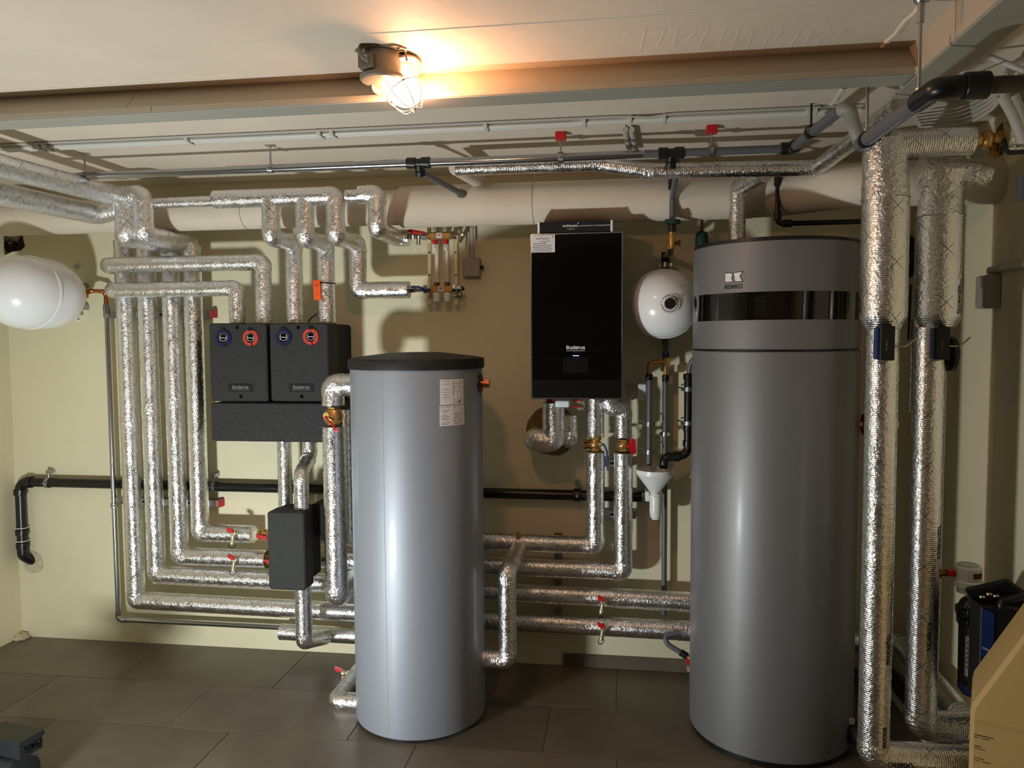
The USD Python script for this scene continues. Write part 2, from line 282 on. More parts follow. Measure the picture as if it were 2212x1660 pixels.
# ================================================================== THE ROOM
XL, XR, HC, YF = -3.51, 1.45, 2.60, -5.6
def mbox(x0, x1, y0, y1, z0, z1): return m3.Manifold.cube((x1-x0, y1-y0, z1-z0)).translate((x0, y0, z0))
def blob(cx, cz, rx, rz, n, jit, seed):  # rough-edged round outline in x,z
    rg = random.Random(seed); return [(cx+rx*math.cos(2*math.pi*k/n)*(1+jit*(rg.random()-.5)), cz+rz*math.sin(2*math.pi*k/n)*(1+jit*(rg.random()-.5))) for k in range(n)]
def prism(pl, y0, y1): return m3.CrossSection([pl]).extrude(y1-y0).rotate((90, 0, 0)).translate((0, y1, 0))
hA, hB, hC = A(22, 522, 0), A(68, 1212, 0), A(1192, 930, 0)
H1 = prism(blob(hA[0]-.02, hA[2]+.01, .115, .085, 15, .35, 3), -.01, .16); H2 = prism(blob(hB[0], hB[2], .055, .055, 14, .2, 4), -.01, .12); H3 = prism(blob(hC[0], hC[2], .125, .125, 18, .12, 5), -.01, .1)
w = struct('wall_back', 'cream painted back wall behind the pipes'); part(w, 'plaster', mbox(XL-.15, XR+.15, 0, .3, -.1, HC+.1)-H1-H2-H3, 'wall_paint', smooth=False)
def patch(t, name, c, r0, seed, m, ring_out=None, lab=None):
    o = blob(c[0], c[2], r0, r0, 22, .16, seed); part(t, name, prism(o, -.006, .002), m, lab, smooth=False)
part(w, 'rubble', cat(*[cbox((hA[0]-.02+random.uniform(-.09, .09), .13, hA[2]+random.uniform(-.07, .07)), (.07, .06, .05), .012) for _ in range(9)]), 'rubble', 'broken brown masonry in the hole', smooth=False)
patch(w, 'plaster_patch', hB+V(.012, 0, -.008), .066, 8, 'plaster', lab='rough grey plaster round the drain hole')
o = blob(hC[0], hC[2], .135, .135, 20, .1, 9); part(w, 'foam_fill', prism(o, -.004, .03), 'foam', 'brown foam round the duct', smooth=False)
w = struct('wall_left', 'cream painted left wall'); part(w, 'plaster', bx(XL-.15, XL, YF, 0, -.1, HC+.1, .001), 'wall_paint', smooth=False)
cr = A(50, 1362, 0); part(w, 'crumb', cat(*[hull([V(XL+.01, -.02, .012)+V(random.uniform(-.012, .05), random.uniform(-.05, .012), random.uniform(-.01, .01)*2)+V(*[random.uniform(-.012, .012) for _ in range(3)]) for _ in range(8)]) for _ in range(14)]), 'plaster', 'crumbled plaster in the corner', smooth=False, kind='stuff')
w = struct('wall_right', 'cream painted right wall'); part(w, 'plaster', bx(XR, XR+.15, YF, 0, -.1, HC+.1, .001), 'wall_paint', smooth=False)
w = struct('wall_front', 'cream painted wall opposite'); part(w, 'plaster', bx(XL-.15, XR+.15, YF-.15, YF, -.1, HC+.1, .001), 'ceiling_paint', smooth=False)
w = struct('ceiling', 'off-white painted concrete ceiling'); part(w, 'concrete', bx(XL-.15, XR+.15, YF-.15, .3, HC, HC+.15, .001), 'ceiling_paint', smooth=False)
rg = random.Random(2)
def ridge(p, q, wdt, hgt, wob):
    P = resample([p, q], .05); P = P+np.c_[[rg.uniform(-wob, wob) for _ in P], [rg.uniform(-wob, wob) for _ in P], np.zeros(len(P))]
    v, f = tube(P, 1., 6); T, N, B = frames(P); L = len(P); a = np.linspace(0, 2*np.pi, 6, endpoint=False)
    h = V(1, 1, 0); out = np.repeat(P, 6, 0); d = unit(np.cross(q-p, V(0, 0, 1))); jj = np.tile(a, L)
    out = out+np.cos(jj)[:, None]*d*wdt+np.sin(jj)[:, None]*V(0, 0, 1)*hgt; k = len(v)-len(out)
    return np.vstack([out, np.tile(P[0], (k//2, 1)), np.tile(P[-1], (k-k//2, 1))]), f
yr = G(1000, 60, HC)[1]
for p, q, wd, hg, wb in ((V(-2.6, yr, HC), V(.6, yr, HC), .004, .0022, .001), (V(-2.9, -1.62, HC), V(-1.2, -1.61, HC), .002, .0015, .0005), (G(1908, 100, HC), G(2010, -8, HC), .010, .006, .004), (G(1825, 190, HC), G(1790, 235, HC), .010, .005, .004)):
    part(w, 'formwork_ridge', ridge(p, q, wd, hg, wb), 'ceiling_paint')
for k in range(14):
    p = G(1400+k*33+rg.uniform(-8, 8), 62+rg.uniform(-4, 6), HC); q = G(1400+k*33-12-k*1.6+rg.uniform(-5, 5), 62+rg.uniform(22, 55), HC); part(w, 'formwork_ridge', ridge(p, q, .0050, .0005, .0010), 'ceiling_paint')
# floor: half-bond rows of 855 x 425 mm tiles
fl = struct('floor', 'brown-grey tiled basement floor'); part(fl, 'screed', bx(XL-.1, XR+.1, YF-.1, .3, -.10, -.004, .001), 'grout', smooth=False)
ys = [0, -.46, -.885, -1.31, -1.735, -2.16, -2.585, -3.01]; offs = [-1.73, -1.182, -1.725, -1.182, -1.73, -1.182, -1.73]
for i in range(7):
    x = offs[i]-.855*4
    for k in range(9):
        a, b = max(x+.855*k, XL), min(x+.855*(k+1), XR)
        if b-a < .02: continue
        dz = random.uniform(-.0012, .0); part(fl, 'tile', bx(a+.0013, b-.0013, ys[i+1]+.0013, ys[i]-.0013, -.012, dz, .0012), 'tile_'+random.choice('abc'), smooth=False)
part(fl, 'screed_top', bx(XL, XR, YF, -3.012, -.012, -.0008, .001), 'tile_a', smooth=False)
bb = struct('baseboard_back', 'tiled skirting at the foot of the back wall'); xs0 = xa(1217, -.02, 1425)
for a, b in ((xs0, xs0+.855), (xs0+.8575, XR-.004)): part(bb, 'tile', bx(a, b, -.018, -.001, .0, .068, .002), 'tile_a', smooth=False)
# dropped beams boxed in with panels
yb0, yb1, zb = -1.525, -1.60, 2.512
def quadbar(P, x0, x1):                 # profile in y,z along x
    return hull([(x, y, z) for x in (x0, x1) for y, z in P])
t1 = struct('trim_1', 'beige boxed beam across the ceiling'); xj = A(285, 215, -1.56)[0]
for a, b in ((XL, xj-.0012), (xj+.0012, .842)): part(t1, 'face_panel', quadbar(((yb0, HC), (yb1+.004, zb+.006), (yb1+.014, zb+.006), (yb0+.02, HC)), a, b), 'beam_paint', smooth=False)
xj2 = A(325, 236, -1.62)[0]
for a, b in ((XL, xj2-.001), (xj2+.001, .842)): part(t1, 'edge_strip', quadbar(((yb1-.015, zb+.002), (yb1-.018, zb-.016), (yb1+.02, zb-.016), (yb1+.02, zb+.002)), a, b), 'beam_paint', smooth=False)
part(t1, 'soffit', bx(XL, .842, yb1-.015, -1.515, zb-.020, zb-.012, .001), 'beam_paint_cool_lit', smooth=False)
t2 = struct('trim_2', 'beige boxed beam running along the right side')
for a, b in ((YF, -2.62), (-2.617, -1.865), (-1.862, -1.49)): part(t2, 'face_panel', bx(.842, .856, a, b, 2.505, HC, .001), 'beam_paint', smooth=False)
part(t2, 'edge_strip', bx(.829, .846, YF, -1.49, 2.492, 2.512, .001), 'beam_paint', smooth=False)
for a, b in ((YF, -2.02), (-2.018, -1.40)): part(t2, 'soffit', bx(.832, .945, a, b, 2.486, 2.494, .001), 'beam_paint_cool_lit', smooth=False)
part(t2, 'face_panel', bx(.933, .945, YF, -1.40, 2.49, HC, .001), 'beam_paint_cool_lit', smooth=False)
# the LED work lamp standing on the floor just below the frame
wl = WORK_LAMP; o = V(*wl['pos']); d = unit(wl['aim']); sx = unit(np.cross(d, V(0, 0, 1))); sz = np.cross(sx, d); hw, hh = wl['size'][0]/2, wl['size'][1]/2
wt = thing('work_lamp', 'black LED work lamp standing low on the floor in front', 'lamp'); c8 = [o+sx*a*(hw+.012)+sz*b*(hh+.012)-d*q for a in (-1, 1) for b in (-1, 1) for q in (.001, .035)]
part(wt, 'housing', hull(c8), 'black_plastic', smooth=False); part(wt, 'stand', cat(tube(fillet([o+sx*(hw+.014)-d*.02, V(*(o+sx*(hw+.014))[:2], .01), V(*(o-sx*(hw+.014))[:2], .01), o-sx*(hw+.014)-d*.02], .02), .007, 10), tube(fillet([V(*(o+sx*.08)[:2], .01), V(*(o+sx*.08)[:2], .01)+V(.02, -.14, 0), V(*(o-sx*.08)[:2], .01)+V(.02, -.14, 0), V(*(o-sx*.08)[:2], .01)], .02), .007, 10)), 'black_plastic')
part(wt, 'led_panel', (np.array([o+sx*a*hw+sz*b*hh+d*.001 for a, b in ((-1, -1), (1, -1), (1, 1), (-1, 1))]), np.array([(0, 1, 2), (0, 2, 3)])), 'led_white', smooth=False)
# ================================================================== LARGE OBJECTS
# --- hot water cylinder in front
C1, R1 = V(-.925, -.588), .300
t = thing('storage_tank', 'smaller silver hot water cylinder with black lid and two stickers', 'tank')
part(t, 'body', lathe((*C1, 0), (0, 0, 1), [(0, .012), (R1-.012, .012), (R1-.002, .016), (R1, .022), (R1, 1.613), (0, 1.613)], 128), 'tank_silver')
part(t, 'foot_ring', lathe((*C1, 0), (0, 0, 1), [(0, 0), (R1-.02, 0), (R1-.02, .014), (0, .014)], 64), 'black_plastic')
part(t, 'lid', lathe((*C1, 0), (0, 0, 1), [(R1-.01, 1.612), (R1+.006, 1.612), (R1+.009, 1.616), (R1+.009, 1.650), (R1+.004, 1.658), (R1-.03, 1.664), (.12, 1.682), (0, 1.685)], 96), 'black_matt', smooth=40)
sa = math.asin(max(-1, (xa(857, -.87, 1100)-C1[0])/R1)); sa = -.24
part(t, 'seam', wrap((*[np.asarray(q) for q in cbox((0, 0, .0004), (.0035, 1.585, .0012), .0003)],), C1, R1, sa, .81), 'grey_plastic', smooth=False)
for z, h, wdt, sd in ((za(847, -.80, 977), .108, .118, 3), (za(898, -.80, 980), .086, .124, 4)):
    st = part(t, 'sticker', wrap(cat(*[cbox(((k+.5)/6*wdt-wdt/2, 0, .0005), (wdt/6+.0004, h, .0008), .0002) for k in range(6)]), C1, R1, .79, z), 'label', 'white rating sticker' if sd == 3 else 'white instruction sticker', smooth=False)
    rg = random.Random(sd); q = []
    for k in range(9 if sd == 3 else 12):
        zz = h*(.42-.84*k/(8 if sd == 3 else 11))
        for x0, x1 in ((-.45, -.05), (.0, .44)):
            if rg.random() < .8: a = x0+rg.random()*.05; b = x1-rg.random()*.22; q.append(cbox(((a+b)/2*wdt, zz, .0014), ((b-a)*wdt, .0014, .0004), .0001))
    if sd == 3: q += [cbox((.0, .012, .0014), (.0012, .06, .0004), .0001), cbox((0, -.03, .0014), (.09, .001, .0004), .0001), cbox((.036, -.043, .0014), (.014, .008, .0004), .0001)]
    part(st, 'print', wrap(cat(*q), C1, R1, .79, z), 'ink_grey', smooth=False)
zp = za(828, -.59, 1046); part(t, 'port_rosette', lathe((C1[0]+R1-.012, C1[1]-.02, zp), (1, -.05, 0), [(0, 0), (.045, 0), (.045, .012), (.040, .016), (0, .016)], 32), 'black_plastic')
part(t, 'port_nut', cat(cyl((C1[0]+R1, C1[1]-.02, zp), (C1[0]+R1+.018, C1[1]-.02, zp), .016, 20), hexnut((C1[0]+R1+.014, C1[1]-.02, zp), (C1[0]+R1+.040, C1[1]-.02, zp), .021)), 'copper')
part(t, 'port_rosette', lathe(A(1030, 1442, -.585)*V(0, 0, 1)+V(C1[0]+(R1-.004)*math.sin(1.33), C1[1]-(R1-.004)*math.cos(1.33), 0), (math.sin(1.33), -math.cos(1.33), 0), [(0, 0), (.010, 0), (.009, .006), (0, .006)], 16), 'steel')
# --- large heat pump cylinder
C2, R2 = V(.655, -.54), .345
ZT, Zb1, Zb2, Zg = 2.130, 1.921, 1.811, 1.690
t = thing('heat_pump_tank', 'tall silver heat pump cylinder with black display band', 'tank')
part(t, 'body', lathe((*C2, 0), (0, 0, 1), [(0, .018), (R2-.02, .018), (R2-.003, .024), (R2, .032), (R2, Zg-.008), (R2-.004, Zg-.004), (0, Zg-.004)], 144), 'tank_silver_satin')
part(t, 'foot_ring', lathe((*C2, 0), (0, 0, 1), [(0, 0), (R2-.008, 0), (R2-.008, .02), (0, .02)], 64), 'black_plastic')
part(t, 'groove', lathe((*C2, 0), (0, 0, 1), [(0, Zg-.006), (R2-.008, Zg-.006), (R2-.008, Zg+.008), (0, Zg+.008)], 96), 'black_plastic')
part(t, 'hood', lathe((*C2, 0), (0, 0, 1), [(0, Zg+.004), (R2-.006, Zg+.004), (R2-.002, Zg+.007), (R2-.002, Zb2), (0, Zb2)], 144), 'tank_silver_satin')
band_ = part(t, 'display_band', lathe((*C2, 0), (0, 0, 1), [(0, Zb2), (R2-.001, Zb2), (R2-.001, Zb1), (0, Zb1)], 144), 'black_gloss')
part(t, 'upper_hood', lathe((*C2, 0), (0, 0, 1), [(0, Zb1), (R2-.002, Zb1), (R2-.002, ZT-.012), (R2-.008, ZT-.008), (0, ZT-.008)], 144), 'tank_silver_satin')
part(t, 'lid', lathe((*C2, 0), (0, 0, 1), [(R2-.02, ZT-.01), (R2-.006, ZT-.01), (R2-.006, ZT+.004), (R2-.03, ZT+.008), (0, ZT+.012)], 96), 'black_plastic')
aD = math.asin((xa(1580, -.80, 660)-C2[0])/R2)
part(band_, 'screen', wrap(cat(*[cbox(((k+.5)/8*.118-.059, 0, .0006), (.0152, .085, .001), .0003) for k in range(8)]), C2, R2, aD, (Zb1+Zb2)/2), 'display', smooth=False)
fr = cat(*[q for k in range(8) for q in (cbox(((k+.5)/8*.124-.062, .0445, .0008), (.016, .0016, .0016), .0003), cbox(((k+.5)/8*.124-.062, -.0445, .0008), (.016, .0016, .0016), .0003))], cbox((-.0615, 0, .0008), (.0016, .09, .0016), .0003), cbox((.0615, 0, .0008), (.0016, .09, .0016), .0003))
part(band_, 'screen_frame', wrap(fr, C2, R2, aD, (Zb1+Zb2)/2), 'black_plastic', smooth=False)
part(band_, 'menu_print', wrap(cat(*[cbox(((i-1)*.014+(0.002*(k % 3)), .034-k*.0095, .0003), (.012, .0018, .0006), .0001) for k in range(8) for i in range(3)]), C2, R2, aD+.115/R2, (Zb1+Zb2)/2), 'epp', smooth=False)
lg = aD+.004/R2; zl = za(602, -.80, 1580)
# emblem: two white block letter shapes with black outline, and the word beneath
Rr = Polygon([(-.036, -.017), (-.036, .017), (-.010, .017), (-.003, .011), (-.004, .004), (-.009, -.001), (-.001, -.017)])
Kk = Polygon([(.003, .017), (.039, .019), (.028, .002), (.039, -.017), (.012, -.017), (.006, -.008), (.009, -.001), (.003, .006)])
def flat(pg, d): m = trimesh.creation.extrude_polygon(pg, d, engine='earcut'); return np.array(m.vertices), np.array(m.faces)
def dense(m): v, f = trimesh.remesh.subdivide(*m); return v, f
em = part(t, 'emblem', wrap(cat(*[flat(p.buffer(.0026, join_style=2), .0006) for p in (Rr, Kk)]), C2, R2-.0015, lg, zl+.004), 'ink', smooth=False)
part(em, 'emblem_face', wrap(cat(*[flat(p, .001) for p in (Rr, Kk)]), C2, R2-.0015, lg, zl+.004), 'white_print', smooth=False)
part(t, 'lettering', wrap(text('REMKO', .0165, .0006, True), C2, R2-.0015, lg, zl-.033), 'ink', smooth=False)
# --- wall-hung boiler
x0, x1, z0, z1, yf = -.419, .007, 1.458, 2.227, -.42
t = thing('gas_boiler', 'black glass fronted wall-hung boiler with white sticker', 'boiler')
part(t, 'casing', bx(x0+.012, x1-.012, yf+.012, -.004, z0+.006, z1-.012, .004), 'grey_plastic', smooth=False)
part(t, 'frame', cat(bx(x0, x0+.006, yf-.004, yf+.03, z0, z1), bx(x1-.006, x1, yf-.004, yf+.03, z0, z1), bx(x0, x1, yf-.004, yf+.03, z1-.006, z1), bx(x0, x1, yf-.004, yf+.03, z0, z0+.006)), 'steel', 'thin bright edge trim', smooth=False)
zg1 = za(762, yf, 1245); zg2 = za(820, yf, 1245); zg0 = za(745, yf, 1245)
gp = part(t, 'glass_front', bx(x0+.005, x1-.005, yf-.002, yf+.012, zg1, z1-.005, .0015), 'glass_black', smooth=False)
part(t, 'control_panel', bx(x0+.005, x1-.005, yf-.001, yf+.012, zg2, zg1-.001, .001), 'glass_black', smooth=False)
part(t, 'lower_panel', bx(x0+.005, x1-.005, yf-.002, yf+.012, z0+.005, zg2-.001, .0015), 'glass_panel', smooth=False)
p = A(1244, 790, yf); part(t, 'display', bx(p[0]-.060, p[0]+.058, yf-.0035, yf, p[2]-.036, p[2]+.036, .001), 'display', smooth=False)
p = A(1244, 769, yf); part(t, 'status_light', cbox((p[0], yf-.002, p[2]), (.028, .003, .004), .0014), 'led_blue', 'glowing blue status light')
p = A(1243.5, 751, yf-.003); part(gp, 'lettering', cat(put(text('Buderus', .0165, .001, True), p), put(cbox((0, -.0155, .0005), (.088, .0018, .001), .0003), p)), 'white_print', smooth=False)
p = A(1173, 527, yf); sk = part(gp, 'sticker', bx(p[0]-.056, p[0]+.056, yf-.0035, yf-.001, p[2]-.040, p[2]+.040, .0005), 'label', 'white company sticker', smooth=False)
part(sk, 'print', cat(put(text('wohlwert', .010, .0005), p+V(-.002, -.0036, .024)), put(cbox((.045, .030, .0002), (.006, .006, .0005), .0001), p+V(0, -.0036, 0)), put(text('Haustechnik', .0055, .0005), p+V(.012, -.0036, .011))), 'ink_grey', smooth=False)
lines(sk, p+V(0, -.0036, -.016), .092, .044, 5, 'ink_grey', seed=4)
# router / control module lying on the boiler
yr_ = -.416; p0, p1 = A(1161, 487, yr_), A(1324, 484, yr_); zr = z1-.012
t = thing('control_module', 'flat black control module lying on top of boiler', 'router'); zt = za(472, yr_, 1324); zr = z1+.0005
part(t, 'case', bx(p0[0]+.004, p1[0]-.004, yr_+.005, -.16, zr, zr+.052, .003), 'black_plastic', smooth=False)
for q, n in ((p0[0], 0), (p1[0], 1)):
    part(t, 'end_cap', bx(q-(.0 if not n else .011), q+(.011 if not n else .0), yr_-.003, -.155, zr, zr+.055, .002), 'white_plastic', 'white end strip', smooth=False)
pf = part(t, 'front_plate', bx(p0[0]+.012, p1[0]-.012, yr_-.002, yr_+.008, zr+.003, zr+.052, .001), 'epp_dark', smooth=False)
part(pf, 'print', cat(put(text('wohlwert', .011, .0006, True), (p0[0]+.150, yr_-.0025, zr+.033)), put(text('Haustechnik', .0045, .0006), (p0[0]+.156, yr_-.0025, zr+.018)), put(text('Deine Haustechnik vom Energiefachmann', .0062, .0006), (p0[0]+.262, yr_-.0025, zr+.031)), put(cbox((0, 0, .0003), (.005, .005, .0006), .0001), (p0[0]+.188, yr_-.0025, zr+.044))), 'white_print', smooth=False)
# --- expansion vessels
def vessel(t, c, R, yfr, ybk, m='enamel'):
    L = ybk-yfr; o = (c[0], yfr, c[2]); prof = [(0, 0)]+[(R*math.sin(a), .36*L*(1-math.cos(a))) for a in np.linspace(.12, math.pi/2, 14)]+[(R+.0005, .40*L), (R+.004, .41*L), (R+.004, .43*L), (R-.001, .44*L)]
    prof += [(R*math.sin(a), L-.40*L*(1+math.cos(a))) if False else (R*math.cos(a)*.999, .58*L+.42*L*math.sin(a)) for a in np.linspace(0, math.pi/2-.1, 12)]+[(0, L)]
    return part(t, 'shell', lathe(o, (0, 1, 0), prof, 72), m, smooth=28)
def vessel2(t, c, R, yfr, ybk):
    L = ybk-yfr; a = np.linspace(.1, math.pi/2, 16); prof = [(0, 0)]+[(R*math.sin(q), .58*L*(1-math.cos(q))) for q in a]+[(R+.003, .585*L), (R+.003, .61*L), (R-.004, .615*L)]+[((R-.004)*math.cos(q), .615*L+.385*L*math.sin(q)) for q in np.linspace(.1, math.pi/2-.15, 10)]+[(0, L)]
    return part(t, 'shell', lathe((c[0], yfr, c[2]), (0, 1, 0), prof, 72), 'enamel', smooth=28)
cv = A(57, 632, -.44); t = thing('expansion_vessel', 'big white expansion vessel cut off by the left picture edge', 'expansion vessel'); cv = V(cv[0], 0, cv[2])
vessel(t, cv, .186, -.66, -.10)
part(t, 'front_plug', lathe((cv[0], -.668, cv[2]), (0, 1, 0), [(0, 0), (.012, .001), (.014, .010), (0, .012)], 20), 'grey_plastic')
[part(t, 'bracket', bx(cv[0]-.02, cv[0]+.02, -.14, 0, cv[2]+k-.015, cv[2]+k+.015), 'galvanised', smooth=False) for k in (.06, -.06)]
cv2 = A(1437, 655, -.34); R_ = .163
t = thing('expansion_vessel', 'small round white expansion vessel right of the boiler', 'expansion vessel'); vessel2(t, cv2, R_, -.40, -.13)
kx, kz = A(1447, 656, -.40)[0], A(1447, 656, -.40)[2]
part(t, 'label_ring', lathe((kx, -.399, kz), (0, 1, 0), [(.026, -.001), (.046, .003), (.046, .006), (.026, .002), (.026, -.001)], 40), 'label')
q = [put(cbox((0, 0, .0), (.006, .008, .0006), .0001), (kx+.037*math.sin(a), -.3985, kz+.037*math.cos(a)), (math.cos(a), 0, -math.sin(a)), (math.sin(a), 0, math.cos(a))) for a in np.linspace(0, 2*math.pi, 22, endpoint=False)]
part(t, 'label_print', cat(*q, put(flat(Polygon([(-.008, -.006), (.010, -.006), (.010, .009)]), .0008), (kx+.030, -.3992, kz+.024))), 'ink_grey', smooth=False)
part(t, 'valve_cap', lathe((kx, -.415, kz), (0, 1, 0), [(0, 0), (.021, .0), (.024, .004), (.025, .02), (0, .02)], 28), 'black_plastic', 'black plastic cap in the middle')
part(t, 'bracket', bx(cv2[0]-.03, cv2[0]+.03, -.12, 0, cv2[2]-.02, cv2[2]+.02), 'galvanised', smooth=False)
# --- pump modules and manifold block
ym = -.33
def module(label, xl, xr, dials):
    t = thing('pump_module', label, 'pump module'); b0, b1 = A(xl+6, 868, ym), A(xr, 868, ym); tp = za(699, ym, xl)
    xL_, xR_ = A(xl, 720, ym)[0], A(xr-4, 720, ym)[0]; pol = rrect(xL_+.0015, xR_-.0015, b0[2]+.0015, tp, .016)
    part(t, 'cover', slab(pol, ym, -.20, .006), 'epp', smooth=40); part(t, 'back_shell', slab(rrect(xL_+.004, xR_-.002, b0[2]+.002, tp-.004, .02), -.20, -.0, .003), 'epp_dark', smooth=40)
    for (px, py), m in dials:
        c = A(px, py, ym); dr = part(t, 'dial_ring', cat(lathe((c[0], ym-.008, c[2]), (0, 1, 0), [(.026, 0), (.040, .0), (.043, .006), (.043, .016), (.026, .016), (.026, 0)], 40)), m, 'blue thermometer ring' if m == 'blue_dial' else 'red thermometer ring')
        [part(dr, 'ring_notch', q, 'black_plastic', smooth=False) for q in (bx(c[0]-.012, c[0]+.012, ym-.009, ym, c[2]+.034, c[2]+.048, .002), bx(c[0]+.004, c[0]+.011, ym-.009, ym, c[2]-.046, c[2]-.022, .001))]
        fc = part(dr, 'dial_face', lathe((c[0], ym-.004, c[2]), (0, 1, 0), [(0, 0), (.027, .0), (.027, .01), (0, .01)], 32), 'black_gloss')
        tk = [put(cbox((0, 0, .0), (.0018, .006, .0008), .0002), (c[0]+.0215*math.sin(a), ym-.0043, c[2]+.0215*math.cos(a)), (math.cos(a), 0, -math.sin(a)), (math.sin(a), 0, math.cos(a))) for a in np.linspace(-2.2, 2.2, 11)]
        tk += [ring((c[0], ym-.0042, c[2]), (0, 1, 0), .0175, .0011, 24, 6, (-.6, 3.8)), put(cbox((0, 0, 0), (.030, .003, .0008), .0003), (c[0], ym-.0046, c[2]-.001), (1, 0, -.07), (.07, 0, 1))]
        part(dr, 'dial_print', cat(*tk), 'white_print', smooth=False)
    cx = (xL_+xR_)/2
    for z, dx in ((tp-.022, 0), (b0[2]+.026, .01)):
        part(t, 'screw', lathe((cx+dx, ym-.003, z), (0, 1, 0), [(.005, 0), (.0085, 0), (.009, .004), (.005, .004), (.005, .002), (0, .002)], 20), 'black_gloss')
    zl = za(838, ym, xl+60); pl = part(t, 'name_plate', cat(bx(cx-.064+.01, cx+.064+.01, ym-.002, ym+.004, zl-.019, zl+.019, .0008)), 'epp_dark', smooth=False)
    part(pl, 'plate_edge', cat(*[bx(cx+.01+a, cx+.01+b, ym-.0032, ym, zl+c_, zl+d_, .0004) for a, b, c_, d_ in ((-.065, .065, .018, .020), (-.065, .065, -.020, -.018), (-.065, -.063, -.02, .02), (.063, .065, -.02, .02))]), 'black_plastic', smooth=False)
    part(pl, 'lettering', cat(put(text('Buderus', .0165, .0012, True), (cx+.01, ym-.0022, zl+.003)), put(cbox((0, 0, .0006), (.104, .0016, .0012), .0003), (cx+.01, ym-.0022, zl-.0115))), 'grey_print', 'worn silver brand lettering', smooth=False)
    return t
module('left black foam pump module with blue and red thermometers', 450, 580, (((483, 730), 'blue_dial'), ((542, 730), 'red_dial')))
module('right black foam pump module beside the cylinder lid', 581, 713, (((613, 728.5), 'blue_dial'), ((672, 727.5), 'red_dial')))
p0, p1 = A(457, 953, ym), A(712, 871, ym); t = thing('manifold_block', 'long black foam manifold block under the two pump modules', 'manifold')
part(t, 'cover', slab(rrect(p0[0], p1[0]+.01, p0[2], p1[2]-.002, .018), ym-.003, -.20, .006), 'epp', smooth=40); part(t, 'back_shell', slab(rrect(p0[0]+.004, p1[0]+.006, p0[2]+.003, p1[2]-.004, .018), -.20, -.0, .003), 'epp_dark', smooth=40)
# --- small black foam unit (dirt separator) lower down
ys_ = -.50; a, b = A(581, 1274, ys_), A(656, 1108, ys_); t = thing('separator_unit', 'black foam boxed separator on the pipes left of cylinder', 'pump unit')
part(t, 'cover', slab(rrect(a[0], b[0], a[2], b[2], .014), ys_, -.40, .006), 'epp', smooth=40); part(t, 'back_shell', slab(rrect(a[0]+.003, b[0]-.001, a[2]+.03, b[2]-.004, .014), -.40, -.30, .003), 'epp_dark', smooth=40)
q = A(685, 1120, -.30); part(t, 'flange_box', slab(rrect(b[0]-.02, b[0]+.045, b[2]-.15, b[2]+.012, .012), -.36, -.22, .005), 'epp_dark', smooth=40)
# --- flue pipe along the wall
yfl, zfl = -.25, 2.397
t = thing('flue_pipe', 'wide cream insulated flue pipe along the back wall', 'flue pipe')
xw = A(852, 447, yfl-.1)[0]; part(t, 'pipe', cat(cyl((XL+.004, yfl, zfl), (xa(516, yfl-.09, 465), yfl, zfl), .086, 48), cyl((xa(516, yfl-.09, 465)+.002, yfl, zfl), (xw+.02, yfl, zfl), .086, 48)), 'jacket')
xj = xa(1149, yfl-.1, 440); xe = .70
part(t, 'jacket', cat(lathe((xw, yfl, zfl), (1, 0, 0), [(.084, 0), (.094, .002), (.101, .012), (.101, xj-xw), (0, xj-xw)], 56), lathe((xj+.002, yfl, zfl), (1, 0, 0), [(0, 0), (.101, 0), (.101, xe-xj-.1), (.096, xe-xj-.088), (0, xe-xj-.085)], 56)), 'jacket')
for a, b in ((V(xe-.1, yfl, zfl), V(xe+.10, yfl, zfl)), ):
    P = fillet([a, V(.70, yfl, zfl), V(.925, -.745, 2.345), V(XR-.004, -.725, 2.345)], .16); part(t, 'bend', tube(resample(P, .02), .098, 48, rf=lambda l, L: .098-.010*min(1, l/.6)), 'jacket')
[part(t, 'joint_ring', band((x, yfl, zfl), (1, 0, 0), r_, .004, .0015), 'grey_plastic') for x, r_ in ((xa(516, yfl-.09, 465), .086), (xj, .101))]
# --- cream oil tank right foreground, its printed side turned a little towards the room
TH = math.radians(24); O0 = A(2094, 1600, -1.56)*V(1, 1, 0); OD, ON = V(math.cos(TH), -math.sin(TH), 0), V(math.sin(TH), math.cos(TH), 0)
def opt(px, py):                       # (along, height) on the printed side
    d = A(px, py, 0)-CAM; p = CAM+d*((O0-CAM)@ON)/(d@ON); return ((p-O0)@OD, p[2])
def oput(m): v, f = vf(m); return O0+v[:, :1]*OD+v[:, 1:2]*ON+v[:, 2:]*V(0, 0, 1), f
k0, k1 = opt(2110, 1512), opt(2212, 1374); ks = (k1[1]-k0[1])/(k1[0]-k0[0]); se = (XR-.025-O0[0]-.28*ON[0])/OD[0]
prof = Polygon([(0, .001), (0, opt(2094, 1540)[1]), opt(2100, 1524), k0, (se, k0[1]+(se-k0[0])*ks), (se, .001)])
t = thing('oil_tank', 'cream plastic tank with slanted shoulder in the bottom right corner', 'tank')
part(t, 'body', oput(slab(prof.buffer(-.012).buffer(.012), 0, .28, .012)), 'oil_plastic', smooth=40)
s0 = opt(2103, 1557); part(t, 'mould_edge', oput(bx(s0[0], se-.02, -.004, .01, s0[1]-.003, s0[1]+.003, .002)), 'oil_plastic', smooth=False)
for py, l1, l2 in ((1587, .050, .040), (1611, .018, .031), (1637, .025, .043)):
    p = opt(2104, py); part(t, 'print', oput(cat(bx(p[0], p[0]+l1, -.0008, .001, p[1]-.0015, p[1]+.0015, .0003), bx(p[0], p[0]+l2*.35, -.0008, .001, p[1]-.0085, p[1]-.0062, .0003), bx(p[0]+l2*.45, p[0]+l2, -.0008, .001, p[1]-.0085, p[1]-.0062, .0003))), 'rubble', smooth=False)
